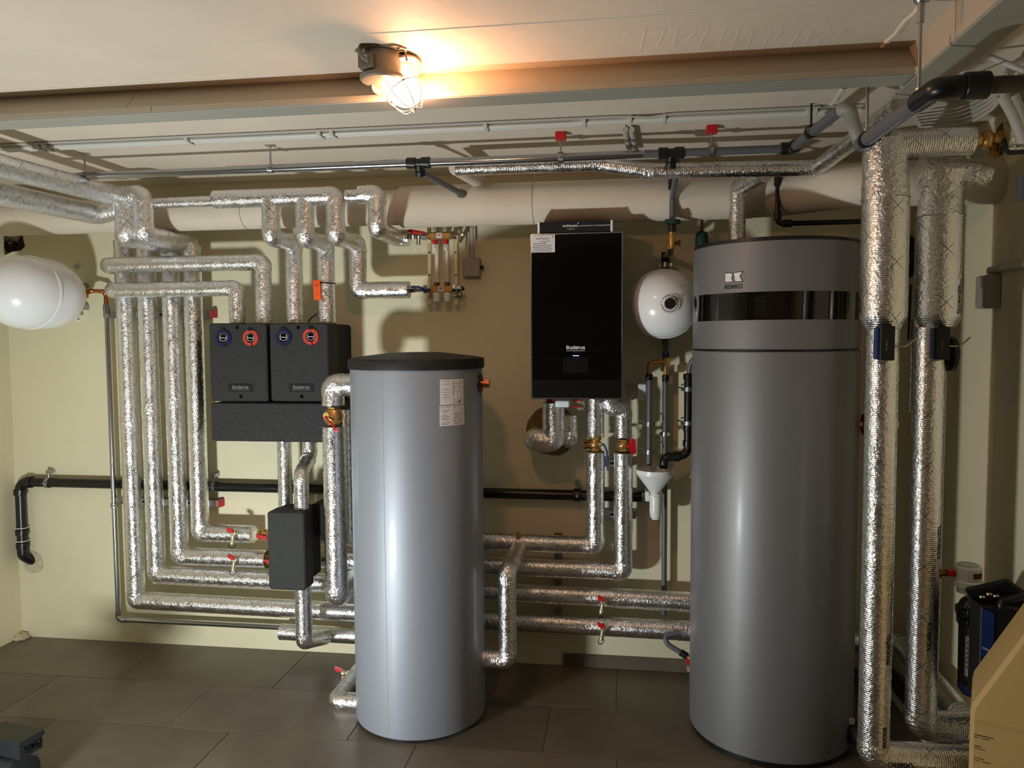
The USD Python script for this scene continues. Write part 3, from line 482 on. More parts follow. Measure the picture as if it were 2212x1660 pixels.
# ================================================================== LAGGED PIPES
yw = -.14
def col(px, y, py): return A(px, py, y)[0]
def lev(px, py, y): return A(px, py, y)[2]
RP = .048
def rock(t, c, R, ang, z, h=.020, up=1): return part(t, 'lettering', wrap(text('ROCKWOOL', h, .0005, True), c, R+.0012, ang, z, lengthwise=up), 'ink', smooth=False)
xA, xB, xC, xD = [col(p, yw, 800) for p in (276, 323, 375, 422)]
zA, zB, zC, zD = [lev(450, p, yw) for p in (1304, 1246, 1204, 1152)]
zt = lev(300, 524, yw); zh = lev(250, 424, -.5); xd0, xc0 = col(309, -.5, 470), col(271, -.5, 470)
# run D: from the upper left, drop, back to the wall, down, then right to the valve
t = thing('insulated_pipe', 'foil lagged pipe whose wall riser is rightmost of the four left risers', 'pipe')
foil(t, [(-2.445, -2.1, zh-.02), (-2.445, -.5, zh), (xd0, -.5, zh), (xd0, -.5, zt-.01), (xd0, yw, zt-.01), (xD, yw, zt-.03), (xD, yw, zD), (col(548, yw, 1152), yw, zD)], RP)
tD = t
t = thing('insulated_pipe', 'foil lagged pipe whose wall riser is third from left of four', 'pipe'); zh2 = zh-.085
foil(t, [(-2.56, -2.1, zh2-.02), (-2.56, -.50, zh2), (xc0, -.5, zh2+.03), (xc0, -.5, zt-.02), (xC, yw, zt-.02), (xC, yw, zC), (col(577, yw, 1206), yw, zC)], RP)
part(t, 'sleeve_end', lathe((col(577, yw, 1206), yw, zC), (1, 0, 0), [(0, 0), (RP+.001, 0), (RP+.001, .003), (0, .003)], 32), 'foam', 'bare cut end of the mineral wool sleeve')
ztop = lev(263, 532, yw)
t = thing('insulated_pipe', 'foil lagged pipe with second left riser running behind the cylinder to the tall tank', 'pipe')
foil(t, [(xB, yw, ztop), (xB, yw, zB), (col(1515, yw, 1297), yw, lev(1450, 1299, yw))], RP)
rr = lev(1450, 1354, yw)
t = thing('insulated_pipe', 'foil lagged lowest pipe with outermost left riser turning the right corner', 'pipe')
foil(t, [(xA, yw, ztop), (xA, yw, zA), (1.34, yw, rr-.03), (1.34, -.80, rr-.05)], RP)
part(t, 'sleeve_end', cyl((xA, yw, ztop), (xA, yw, ztop+.028), RP*1.02, 32), 'foil', 'short stub of sleeve on top')
# boiler flow and return
ybp = -.16; xq1, xq2 = col(1286, ybp, 1080), col(1346, ybp, 1080); r2 = .046
for lab, xq, pyl, pyt, zz in (('foil lagged pipe rising to the blue lever valve under the boiler', xq1, 600, 977, lev(1180, 1176, ybp)), ('foil lagged pipe rising to the red lever valve under the boiler', xq2, 600, 978, lev(1180, 1229, ybp))):
    t = thing('insulated_pipe', lab, 'pipe'); foil(t, [(col(604, ybp, 1180), ybp, zz+.008), (xq, ybp, zz), (xq, ybp, lev(1286, pyt, ybp))], r2)
    part(t, 'sleeve_end', lathe((xq, ybp, lev(1286, pyt, ybp)), (0, 0, 1), [(0, 0), (r2, 0), (r2, .003), (0, .003)], 32), 'foam')
t = thing('insulated_pipe', 'short foil lagged pipe straight under the boiler above the blue lever', 'pipe'); foil(t, [(xq1, ybp, 1.455), (xq1, ybp, lev(1286, 944, ybp))], .044)
t = thing('insulated_pipe', 'short foil lagged elbow under the boiler above the red lever', 'pipe'); foil(t, [(col(1312, ybp, 880), ybp-.02, 1.44), (col(1312, ybp, 880)+.02, ybp-.02, 1.40), (xq2, ybp, lev(1346, 885, ybp)), (xq2, ybp, lev(1346, 945, ybp))], .042)
def ball_valve(label, c, handle, d=(0, 0, 1), L=.075, lever=None, grp=None):
    c = V(*c); d = unit(d); t = thing('ball_valve', label, 'valve', grp)
    part(t, 'body', cat(cyl(c-d*L/2, c+d*L/2, .021, 20), hexnut(c-d*L/2, c-d*(L/2-.016), .030), hexnut(c+d*(L/2-.016), c+d*L/2, .030), lathe(c-d*.022, d, [(0, 0), (.024, .004), (.031, .014), (.033, .022), (.031, .03), (.024, .04), (0, .044)], 24)), 'brass')
    return t
zv = lev(1286, 960, ybp); t = ball_valve('brass valve with long blue lever under the boiler', (xq1, ybp, zv), 'blue')
part(t, 'drain_stub', cat(*[cat(cyl((xq1-.02, ybp-.01, zv+dz), (xq1-.052, ybp-.01, zv+dz), .009, 14), hexnut((xq1-.040, ybp-.01, zv+dz), (xq1-.054, ybp-.01, zv+dz), .013)) for dz in (-.012, .014)]), 'brass_dark')
part(t, 'lever', tube(fillet([(xq1+.025, ybp-.03, zv+.005), (xq1+.045, ybp-.045, zv+.005), (xq1+.058, ybp-.045, zv-.03), (xq1+.062, ybp-.045, zv-.125)], .012), .005, 10), 'blue', 'blue lever')
part(t, 'spindle', cyl((xq1+.015, ybp-.01, zv+.005), (xq1+.038, ybp-.045, zv+.005), .008, 14), 'nickel')
zv = lev(1346, 962, ybp); t = ball_valve('brass valve with red wing handle under the boiler', (xq2, ybp, zv), 'red', L=.06)
part(t, 'handle', cat(hull([V(xq2+.03, ybp-.04, zv)+V(a, b, c) for a, b, c in ((0, 0, -.02), (.03, 0, .034), (.012, 0, .04), (.034, .01, -.035), (.014, .01, -.045), (0, .01, .02))]), cyl((xq2+.01, ybp-.01, zv), (xq2+.035, ybp-.035, zv), .009, 12)), 'red', 'red handle')
# H1 / H2 over the left risers into the pump module, headers above
yh = -.25; zm = lev(450, 699, -.33)+.022; r3 = .040
xh1, xh2 = col(570, yh, 650), col(512, yh, 660); zh1, zh2_ = lev(400, 570, yh), lev(400, 625, yh)
t = thing('insulated_pipe', 'upper horizontal foil lagged pipe crossing in front of the left risers', 'pipe'); foil(t, [(xh1, yh, zm-.02), (xh1, yh, zh1), (col(232, yh, 568), yh, zh1), (col(232, yh, 568), yw-.048, zh1)], .042)
t = thing('insulated_pipe', 'lower horizontal foil lagged pipe crossing in front of the left risers', 'pipe'); foil(t, [(xh2, yh, zm-.02), (xh2, yh, zh2_), (xA, yh, zh2_), (xA, yw-.047, zh2_)], .040)
zhd = lev(600, 427, -.5); zlow = lev(640, 520, -.35)
xr1, xr2, xr3, xr4 = col(585, -.5, 470), col(659, -.5, 480), col(725, -.5, 470), col(815, -.5, 470)
t = thing('insulated_pipe', 'foil lagged header pipe with three drops above the pump modules', 'pipe')
foil(t, [(xd0+.03, -.46, zhd), (col(470, -.46, 428), -.46, zhd)], .026); RH = .043
foil(t, [(col(464, -.5, 428), -.5, zhd), (xr3, -.5, zhd), (xr3, -.5, zlow-.005), (xr3, -.20, zlow-.005), (xr3, -.20, lev(775, 628, -.20)), (col(884, -.2, 628), -.2, lev(775, 628, -.20))], RH)
foil(t, [(xr1, -.5, zhd), (xr1, -.5, zlow), (xr1, yh, zlow), (xr1, yh, zm-.02)], RH)
foil(t, [(xr2, -.5, zhd), (xr2, -.5, zlow-.01), (xr2, yh, zlow-.01), (xr2, yh, zm-.02)], RH)
t = thing('insulated_pipe', 'foil lagged end drop feeding the red levered floor heating manifold', 'pipe')
foil(t, [(xr3+.055, -.5, zhd-.005), (col(776, -.5, 428), -.5, zhd-.005)], .030); zr4 = lev(880, 514, -.17)
foil(t, [(col(776, -.5, 425), -.5, zhd), (xr4, -.5, zhd), (xr4, -.5, zr4), (xr4, -.17, zr4), (col(884, -.17, 514), -.17, zr4)], .042)
# orange tag on the riser
p = A(685, 627, yh-.045); t = thing('tag', 'orange plastic tag hanging on the riser above the pump module', 'tag')
part(t, 'plate', put(cat(cbox((0, .0, 0), (.038, .100, .006), .003)), p, (1, 0, 0), (-.04, 0, 1)), 'orange'); part(t, 'print', cat(put(ring((0, 0, 0), (0, 0, 1), .012, .0008, 24, 6), p+V(-.001, -.004, .030)), put(cbox((0, 0, 0), (.012, .004, .0008), .0002), p+V(0, -.004, .026)), put(cbox((0, -.01, 0), (.002, .010, .0008), .0002), p+V(.002, -.004, 0))), 'red', smooth=False)
part(t, 'strap', band((xr2, yh, p[2]+.035), (0, 0, 1), .045, .006, .0015), 'black_plastic')
p = A(667, 700, yh); t = solo('cable', 'short black sensor cable looping into the right pump module', 'cable', tube(fillet([p+V(0, 0, -.02), p+V(0, 0, .02), p+V(.05, 0, .055), (xr2, yh-.03, p[2]+.045)], .02), .0035, 8), 'black_plastic')
# below the modules
zbm = lev(457, 953, -.33)-.018
xg = col(612, yh, 1030); t = thing('insulated_pipe', 'foil lagged pipe from the manifold block down behind the separator', 'pipe'); foil(t, [(xg, yh+.02, zbm+.02), (xg, yh+.02, lev(612, 1240, yh))], .037)
t = thing('insulated_pipe', 'foil lagged offset pipe from the manifold block onto the separator', 'pipe'); xk, zk = col(651, -.42, 1060), lev(656, 1108, -.5)+.001
foil(t, [(col(669, yh, 970), yh, zbm+.02), (col(669, yh, 970), yh, lev(669, 986, yh)), (xk, -.42, lev(651, 1026, -.42)), (xk, -.42, zk)], .037, 1.1)
xk2 = col(656, -.42, 1330); zk2 = lev(656, 1385, -.42); t = thing('insulated_pipe', 'foil lagged pipe from the separator down to the skirting', 'pipe')
foil(t, [(xk2, -.42, lev(581, 1274, -.5)+.028), (xk2, -.42, zk2), (xk2, -.155, lev(690, 1371, -.10)+.01)], .041)
xsl = col(607, -.10, 1366); zsl = lev(690, 1371, -.10); t = thing('insulated_pipe', 'foil lagged sleeve on the thin steel pipe at the skirting', 'pipe'); foil(t, [(xsl, -.1, zsl+.004), (col(1000, -.1, 1371), -.1, zsl)], .043)
# left of the cylinder
yl = -.50; xv = col(722, yl, 1000); zel = lev(722, 832, yl)
t = thing('insulated_pipe', 'thick foil lagged elbow from the cylinder top to the brass valve', 'pipe'); foil(t, [(C1[0]-.22, yl, zel), (xv, yl, zel), (xv, yl, lev(722, 876, yl))], .054)
t = ball_valve('large brass valve with thin red lever left of the cylinder', (xv, yl, lev(722, 900, yl)), 'red', L=.09); zz = lev(722, 900, yl)
part(t, 'bulge', cat(lathe((xv, yl, zz-.045), (0, 0, 1), [(0, 0), (.03, .01), (.046, .03), (.048, .05), (.036, .078), (0, .085)], 28), cyl((xv-.015, yl-.02, zz+.01), (xv-.015, yl-.055, zz+.01), .016, 18, ch=.002)), 'brass')
part(t, 'lever', cat(tube([(xv-.018, yl-.058, zz+.005), (xv+.045, yl-.075, zz-.055)], .004, 8), lathe((xv+.045, yl-.078, zz-.056), (0, -1, 0), [(0, 0), (.010, 0), (.010, .004), (0, .005)], 16)), 'red', 'thin red lever')
zlo = lev(722, 1288, yl); t = thing('insulated_pipe', 'foil lagged riser from the brass valve down beside the cylinder', 'pipe'); foil(t, [(xv, yl, lev(722, 922, yl)), (xv, yl, zlo), (xv, -.205, zlo)], .053)
rock(t, (xv, yl), .053, .12, lev(722, 950, yl), .012, -1)
t = thing('insulated_pipe', 'slim foil lagged pipe half hidden by the cylinder edge', 'pipe'); xs2 = col(754, -.36, 1040); foil(t, [(xs2, -.36, lev(754, 885, -.36)), (xs2, -.36, lev(754, 1168, -.36)), (xs2+.12, -.30, lev(754, 1168, -.36))], .030)
t = thing('insulated_pipe', 'short foil lagged stub between riser and cylinder low down', 'pipe'); zq = lev(720, 1321, -.25); foil(t, [(col(697, -.25, 1321), -.25, zq), (col(790, -.25, 1321), -.25, zq)], .042)
zq2 = lev(730, 1497, -.52); t = thing('insulated_pipe', 'foil lagged loop near the floor at the left foot of the cylinder', 'pipe'); xz = col(726, -.60, 1495); foil(t, [(C1[0]-.20, -.60, zq2), (xz, -.60, zq2), (xz, -.10, zq2)], .042)
tl = t
# right of the cylinder
xR1 = col(1096, -.585, 1340); zR1 = lev(1080, 1425, -.585); zR2 = lev(1096, 1237, -.585)
t = thing('insulated_pipe', 'foil lagged pipe from the cylinder right side rising then running back', 'pipe'); foil(t, [(C1[0]+R1-.02, -.585, zR1), (xR1, -.585, zR1), (xR1, -.585, zR2), (xR1, ybp-.048, zR2)], .041)
part(t, 'vent_valve', cat(cyl((xR1, ybp-.03, zR2+.03), (xR1, ybp-.03, zR2+.085), .009, 14), hexnut((xR1, ybp-.03, zR2+.06), (xR1, ybp-.03, zR2+.075), .014)), 'brass', 'small brass vent on top')
part(t, 'end_band', lathe((C1[0]+R1+.004, -.585, zR1), (1, 0, 0), [(.03, 0), (.043, 0), (.043, .03), (.03, .03)], 32), 'foil_tape')
# flue gas elbow under the boiler
xe_ = col(1196, -.2, 900); t = thing('insulated_pipe', 'foil wrapped duct elbow bending left into the wall below the boiler', 'duct')
zE = lev(1160, 952, -.2); foil(t, [(xe_, -.2, 1.424), (xe_, -.2, zE), (xe_-.095, -.2, zE), (xe_-.095, .02, zE)], .056)
t = thing('insulated_pipe', 'second slimmer foil wrapped duct beside the elbow under the boiler', 'duct'); xe2 = col(1229, -.15, 940); foil(t, [(xe2, -.15, lev(1222, 897, -.15)), (xe2, -.15, zE+.0), (xe2-.02, .02, zE-.01)], .042)
# heat pump tank top pipe and ceiling foil pipe
zc_ = lev(1300, 352, -.65)
xf = lambda px, py: A(px, py, -.65)
t = thing('insulated_pipe', 'foil lagged pipe hung under the grey ceiling pipe', 'pipe'); q1, q2, q3 = xf(985, 362), xf(1290, 353), xf(1402, 371)
cor = A(1765, 363, -.66); far = G(1945, 228, cor[2]+.055)
foil(t, [(q1[0], -.65, q2[2]), (q2[0], -.65, q2[2]), (q3[0], -.66, q3[2]), (cor[0], -.66, cor[2]), far], .032)
x5 = col(1593, -.42, 450); t = thing('insulated_pipe', 'foil lagged pipe rising from the tall tank lid to the ceiling', 'pipe'); foil(t, [(x5, -.42, 2.12), (x5, -.42, lev(1593, 408, -.42)), (x5+.08, -.62, lev(1620, 384, -.55))], .036)
# free standing pair at the right
P1, P2 = V(.927, -1.15), V(1.185, -.95)
za1, za2 = lev(1905, 693, P1[1]), lev(1905, 432, P1[1]); ztee = lev(1990, 308, P1[1])
t = thing('insulated_pipe', 'near one of two tall foil lagged pipes right of the tall tank', 'pipe')
xt1 = A(1910, 560, P1[1])[0]; xl1 = A(1898, 1100, P1[1])[0]
zk1 = lev(1885, 1632, P1[1]); foil(t, [(xl1, P1[1], za1-.03), (xl1, P1[1], zk1), (XR-.03, P1[1], zk1)], .0535); sleeve(t, [(xt1, P1[1], za1-.03), (xt1, P1[1], za2)], .077, label='thick upper sleeve', rf=lambda l, L: .055+.022*min(1, l/.04))
sleeve(t, [(xt1, P1[1], za2), (xt1-.008, P1[1], ztee+.01)], .073, 'foil_tape', .004, 'tee_wrap', .008, rf=lambda l, L: .077-.010*l/L)
sleeve(t, [(xt1+.02, P1[1], ztee), (col(2100, P1[1], 305), P1[1], ztee)], .048, label='horizontal branch sleeve')
rock(t, (xl1, P1[1]), .0535, .55, lev(1900, 1392, P1[1]), .014, 1); rock(t, (xl1, P1[1]), .0535, .42, lev(1895, 1590, P1[1]), .014, -1)
part(t, 'lettering', put(text('CKWOO', .016, .0005, True), (A(1945, 1628, P1[1]-.0535)[0], P1[1]-.0560, zk1-.002)), 'ink', smooth=False)
p = (col(2100, P1[1], 305), P1[1], ztee); tv = ball_valve('dark brass valve on the pipe in the top right corner', (p[0]+.045, p[1], p[2]), None, (1, 0, 0), .10)
part(tv, 'drain_stub', cat(cyl((p[0]+.065, p[1]-.01, p[2]-.02), (p[0]+.065, p[1]-.01, p[2]-.060), .012, 14), hexnut((p[0]+.065, p[1]-.01, p[2]-.045), (p[0]+.065, p[1]-.01, p[2]-.062), .018)), 'brass_dark')
part(tv, 'lever', tube(fillet([(p[0]+.085, p[1]-.03, p[2]-.01), (p[0]+.09, p[1]-.045, p[2]-.055), (p[0]+.165, p[1]-.05, p[2]-.055)], .015), .008, 10), 'black_plastic', 'black lever')
t = thing('insulated_pipe', 'short foil lagged sleeve cut off at the right picture edge', 'pipe'); foil(t, [(p[0]+.095, p[1], p[2]), (XR-.005, p[1], p[2])], .050); part(t, 'sleeve_end', lathe((p[0]+.092, p[1], p[2]), (1, 0, 0), [(0, 0), (.055, 0), (.055, .003), (0, .003)], 32), 'foam')
zb1, zb2 = lev(2005, 690, P2[1]), lev(2020, 470, P2[1]); xt2 = A(2028, 580, P2[1])[0]; xl2 = A(2000, 1100, P2[1])[0]
t = thing('insulated_pipe', 'rear one of two tall foil lagged pipes right of the tall tank', 'pipe')
foil(t, [(xl2, P2[1], zb1-.03), (xl2, P2[1], lev(1990, 1566, P2[1])), (XR-.03, P2[1], lev(1990, 1566, P2[1]))], .056); sleeve(t, [(xt2, P2[1], zb1-.03), (xt2, P2[1], zb2)], .081, label='thick upper sleeve', rf=lambda l, L: .058+.023*min(1, l/.04))
sleeve(t, [(xt2, P2[1], zb2), (xt2+.005, P2[1], lev(2040, 375, P2[1]))], .081, 'foil_tape', .006, 'tee_wrap', .008, rf=lambda l, L: .081-.02*min(1, l/L*1.6)+.03*(l/L)**2)
q = A(2040, 375, P2[1]); sleeve(t, [q+V(-.08, 0, .0), q+V(.05, 0, .005), q+V(.15, -.02, -.02)], .058, 'foil_tape', .006, 'tee_wrap', .008, rf=lambda l, L: .066-.03*l/L)
rock(t, (xl2, P2[1]), .056, .62, lev(2020, 1165, P2[1]), .016, 1); rock(t, (xt2, P2[1]), .081, .62, lev(2055, 650, P2[1]), .013, -1); rock(t, (xl2, P2[1]), .056, .05, lev(1995, 1365, P2[1]), .014, -1)
for k, (lab, c, R, px, py) in enumerate((('black heat meter sensor box on the near tall pipe', (xl1, P1[1]), .0535, 1917, 742), ('black heat meter sensor box on the rear tall pipe', (xl2, P2[1]), .056, 2037, 742))):
    y_ = c[1]-R-.027; p = A(px, py, y_); t = thing('sensor_box', lab, 'sensor'); wd = .048
    part(t, 'case', cbox(p+V(0, .012, 0), (wd, .030, .118), .003), 'black_matt'); part(t, 'lettering', put(text('Buderus', .007, .0005), p+V(-.004, -.0035, -.005), (0, 0, 1), (-1, 0, 0)), 'grey_print', smooth=False)
    part(t, 'clip', cbox(p+V(-wd/2-.006, .018, 0), (.014, .022, .110), .003), 'label_blue', 'dark blue side clip')
    part(t, 'cable', tube(fillet([p+V(.02, .02, -.01), p+V(.07, .03, -.012), p+V(.14, .12, .02)], .03), .003, 8), 'cable_grey')
# ================================================================== BARE PIPES, FITTINGS, CABLES
# thin steel pipe on the left wall
ys = -.092; xs1, zs1 = col(243, ys, 1000), lev(258, 1325, ys); zs2 = lev(420, 1347, ys)
t = thing('steel_pipe', 'thin shiny steel pipe down the left wall and along the skirting', 'pipe'); zt0 = lev(228, 660, ys)
pipe(t, [(xs1, ys, zt0), (xs1, ys, zs2), (xsl+.02, ys, zs2)], .0135, 'steel', .035)
part(t, 'elbow', tube(fillet([(xs1, ys, zs2+.05), (xs1, ys, zs2), (xs1+.05, ys, zs2)], .034), .0165, 18), 'steel'); part(t, 'coupling', cyl((xs1, ys, zt0-.05), (xs1, ys, zt0+.005), .018, 20, ch=.002), 'steel')
for py, pyx in ((682, 232), (1092, 248)): clamp(t, (xs1, ys, lev(pyx, py, ys)), (0, 0, 1), .015, (xs1+.06, -.03, lev(pyx, py, ys)+.01))
# brass connection from the vessel
p = A(176, 632, ys-.02); q = V(xs1, ys, zt0); t = thing('shutoff_valve', 'brass cap valve with red block between left vessel and thin pipe', 'valve')
part(t, 'body', cat(cyl(p+V(-.06, .02, 0), p+V(.012, 0, 0), .014, 18), hexnut(p+V(-.012, 0, 0), p+V(.006, 0, 0), .019), hexnut(p+V(.024, 0, 0), p+V(.038, 0, 0), .016), cyl(p+V(.03, 0, 0), p+V(.03, 0, -.032), .010, 14), ring(p+V(.006, -.016, -.012), (0, 1, .2), .013, .004, 20, 8)), 'brass')
part(t, 'handle', cbox(p+V(.006, -.004, .022), (.030, .018, .020), .003), 'red', 'red cap'); part(t, 'swan_neck', tube(fillet([p+V(.038, 0, 0), p+V(.065, 0, .008), (xs1-.004, ys, p[2]+.004), (xs1, ys, q[2]+.03), q], .03), .0125, 16, rf=lambda l, L: .0125+.0018*math.sin(l*330)), 'copper')
p = A(170, 690, -.06); t = thing('tag', 'small round white tag hanging below the left vessel', 'tag'); part(t, 'disc', lathe(p, (0, -1, 0), [(0, 0), (.013, 0), (.013, .002), (0, .002)], 24), 'white_plastic'); part(t, 'print', put(cbox((0, 0, 0), (.012, .008, .0008), .0003), p+V(0, -.0025, .002)), 'label_blue', smooth=False); part(t, 'wire', tube([p+V(0, 0, .012), A(180, 650, -.09)], .0008, 6), 'steel')
for p in (A(164, 576, -.012), ): solo('wall_anchor', 'small grey eye anchor in the wall above the left vessel valve', 'anchor', cat(ring(p, (0, 1, 0), .010, .003, 18, 8), cyl(p, p+V(0, .012, 0), .004, 10)), 'galvanised')
# black drain pipe
yd = -.043; rd = .027; z1_ = lev(300, 1047, yd); xl_ = col(46, yd, 1120)
t = thing('drain_pipe', 'black plastic drain pipe running along the back wall', 'drain pipe'); zbt = lev(48, 1200, yd)
part(t, 'pipe', tube(fillet([(xl_, yd, zbt+.02), (xl_, yd, z1_), (col(1392, yd, 1062), yd, z1_-.006)], .05), rd, 24), 'hdpe')
part(t, 'bottom_bend', tube(fillet([(xl_, yd, zbt+.05), (xl_, yd, zbt), (hB[0], .0, hB[2]+.005), (hB[0]+.01, .05, hB[2])], .035), rd+.003, 24), 'hdpe')
for c, d in (((xl_, yd, z1_-.06), (0, 0, 1)), ((xl_+.065, yd, z1_), (1, 0, 0)), ((xl_, yd, lev(45, 1150, yd)), (0, 0, 1)), ((xl_, yd, lev(42, 1178, yd)), (0, 0, 1)), ((col(1246, yd, 1060), yd, z1_-.004), (1, 0, 0))):
    socket(t, c, d, rd+.007, .035, 'hdpe')
for py in (1140, 1168): part(t, 'seal_ring', band((xl_, yd, lev(45, py, yd)), (0, 0, 1), rd+.006, .004, .003), 'white_plastic', 'white seal ring')
for px in (105, 463, 1247, 1391): x = col(px, yd, 1050); clamp(t, (x, yd, z1_-.003), (1, 0, 0), rd, (x, yd+.004, z1_+.055)); part(t, 'clamp_foot', bx(x-.012, x+.012, yd-.005, -.0, z1_+.05, z1_+.07, .001), 'galvanised', smooth=False)
# mounting rails behind the risers
def rail(label, px0, px1, py, y0=-.04, vert=False, capm='red'):
    t = thing('mounting_rail', label, 'rail')
    if vert: a, b = px0; x = col(a, -.02, 1250); part(t, 'rail', bx(x-.019, x+.019, -.04, 0, lev(a, px1[1], -.02), lev(a, px1[0], -.02), .001), 'galvanised', smooth=False); z = lev(a, px1[0], -.02); part(t, 'end_cap', bx(x-.021, x+.021, -.044, 0, z, z+.03, .003), capm, 'red end cap')
    else:
        z = lev((px0+px1)/2, py, -.02); xa_, xb_ = col(px0, -.03, py), col(px1, -.03, py); part(t, 'rail', bx(xa_, xb_-.012, y0, 0, z-.018, z+.018, .001), 'galvanised', smooth=False)
        part(t, 'end_cap', bx(xb_-.014, xb_+.004, y0-.004, 0, z-.021, z+.021, .003), capm, 'red end cap')
        for k in range(max(2, int((xb_-xa_)/.09))): part(t, 'slot', bx(xa_+.03+k*.09, xa_+.065+k*.09, y0-.0012, y0+.001, z-.006, z+.006, .0004), 'ink', smooth=False)
    return t
rail('upper horizontal mounting rail behind the left risers', 240, 463, 680); rail('lower horizontal mounting rail behind the left risers', 262, 478, 1084)
rail('upper short mounting rail between the two boiler pipes', 1268, 1362, 1000, capm='label_blue'); rail('lower short mounting rail between the two boiler pipes', 1268, 1372, 1110, capm='galvanised')
rail('vertical mounting rail behind the pipes right of the cylinder', (1206, 1206), (1166, 1330), 0, vert=True, capm='rust')
# drain cocks on the pipes
p = A(512, 1148, yw-RP); cA = cock('drain cock with red lever on the uppermost lower-left pipe', p)
p = A(514, 1205, yw-RP); cock('drain cock with red lever on the pipe with the open sleeve end', p)
p = A(1303, 1294, yw-RP); cock('drain cock with red lever on the upper pipe beside the tall tank', p)
p = A(1303, 1351, yw-RP); cock('drain cock with red lever on the lowest pipe beside the tall tank', p)
p = A(727, 1452, -.42); t = cock('drain cock with upright red lever on the floor loop', V(xz-.035, -.30, zq2), (-1, -.2, 0))
# isolating valves where the left pipes reach the separator
for lab, px, z in (('brass isolating valve with red handle beside the separator top', 572, zD), ('brass isolating valve with red handle in the open sleeve end', 588, zC)):
    x = col(px, yw, 1160); t = ball_valve(lab, (x, yw, z), None, (1, 0, 0), .07)
    part(t, 'handle', cat(hull([V(x+.002, yw-.045, z)+V(a, b, c) for a, b, c in ((-.03, 0, .012), (-.03, 0, -.002), (.03, 0, .004), (.03, 0, -.018), (0, .012, .012), (0, .012, -.018), (.03, .01, -.006), (-.03, .01, .006))]), cyl((x, yw-.02, z), (x, yw-.04, z), .010, 12)), 'red', 'red handle')
# grey pressure pipes right of the boiler
yk = -.10; xk1, xk0 = col(1437, yk, 1000), col(1402, yk, 900); xk3 = col(1445, yk, 430)
t = thing('pressure_pipe', 'grey plastic water pipe from the ceiling tee down past the white vessel', 'pipe'); zte = lev(1450, 332, -.62)
pipe(t, [(xk3, -.62, zte-.02), (xk3, -.62, lev(1447, 375, -.62)), (xk3, -.36, lev(1447, 375, -.62)-.06), (xk3, -.36, lev(1447, 480, -.36))], .0135, 'pvc_grey', .03)
part(t, 'socket', cyl((xk3, -.36, lev(1447, 410, -.36)), (xk3, -.36, lev(1447, 388, -.36)), .019, 20, ch=.002), 'black_plastic')
zgv = lev(1447, 480, -.36); part(t, 'green_valve', cat(lathe((xk3, -.36, zgv-.012), (0, 0, 1), [(0, 0), (.026, .002), (.032, .010), (.030, .022), (0, .026)], 24), *[lathe((xk3+.028*math.cos(a), -.36+.028*math.sin(a), zgv-.01), (0, 0, 1), [(0, 0), (.010, 0), (.010, .02), (0, .02)], 12) for a in np.linspace(0, 6.28, 6)[:-1]]), 'green', 'green hand wheel')
zy = lev(1447, 520, -.36); part(t, 'socket', cyl((xk3, -.36, zgv-.045), (xk3, -.36, zgv-.012), .018, 20, ch=.002), 'black_plastic')
part(t, 'strainer', cat(cyl((xk3-.003, -.36, zgv-.045), (xk3-.003, -.36, zy-.03), .012, 16), lathe((xk3-.002, -.37, zy+.02), (0, -.15, -1), [(0, 0), (.015, .002), (.017, .012), (.016, .04), (.011, .055), (0, .058)], 20), hexnut((xk3-.01, -.35, zy-.02), (xk3-.01, -.35, zy-.04), .022)), 'brass', 'brass strainer')
part(t, 'side_plug', cat(cyl((xk3, -.36, zy-.012), (xk3+.035, -.36, zy-.012), .008, 12), hexnut((xk3+.024, -.36, zy-.012), (xk3+.038, -.36, zy-.012), .013)), 'brass_dark')
xk4 = col(1438, -.07, 560); part(t, 'socket', cyl((xk4, -.06, lev(1438, 545, -.06)), (xk4, -.06, lev(1438, 570, -.06)), .021, 20, ch=.002), 'black_plastic'); part(t, 'check_body', tube([(xk3-.005, -.35, zy-.03), (xk3-.003, -.30, zy-.05), (xk4, -.11, lev(1438, 552, -.11)), (xk4, -.07, lev(1438, 560, -.07))], .015, 16), 'black_gloss')
zcl = lev(1438, 573, -.06); part(t, 'pipe', tube([(xk4, -.06, zcl+.03), (xk4, -.06, zcl-.40)], .0135, 16), 'pvc_grey')
clamp(t, (xk4, -.06, zcl), (0, 0, 1), .019, (xk4+.02, 0, zcl))
t = thing('pressure_pipe', 'grey plastic pipe with brass tee below the white vessel down to the floor pipes', 'pipe')
z7, z8, z9 = lev(1437, 725, yk), lev(1437, 768, yk), lev(1437, 812, yk)
part(t, 'pipe', cyl((xk1, yk, z8), (xk1, yk, z7+.06), .013, 18), 'pvc_grey'); part(t, 'reducer', lathe((xk1, yk, z8-.012), (0, 0, 1), [(0, 0), (.016, 0), (.018, .018), (.014, .032), (0, .032)], 20), 'label_blue', 'blue reducer')
part(t, 'tee', cat(cyl((xk1, yk, z9), (xk1, yk, z8-.01), .011, 16), hexnut((xk1, yk, z8-.05), (xk1, yk, z8-.012), .014), tube(fillet([(xk1, yk, z8-.035), (xk0, yk, z8-.035), (xk0, yk, z9-.005)], .022), .0125, 16), hexnut((xk1-.03, yk, z8-.035), (xk1-.012, yk, z8-.035), .015)), 'brass', 'brass tee and elbow')
part(t, 'socket', cyl((xk1, yk, z9-.03), (xk1, yk, z9+.004), .018, 20, ch=.002), 'black_plastic'); part(t, 'socket', cyl((xk0, yk, z9-.025), (xk0, yk, z9+.008), .018, 20, ch=.002), 'black_plastic')
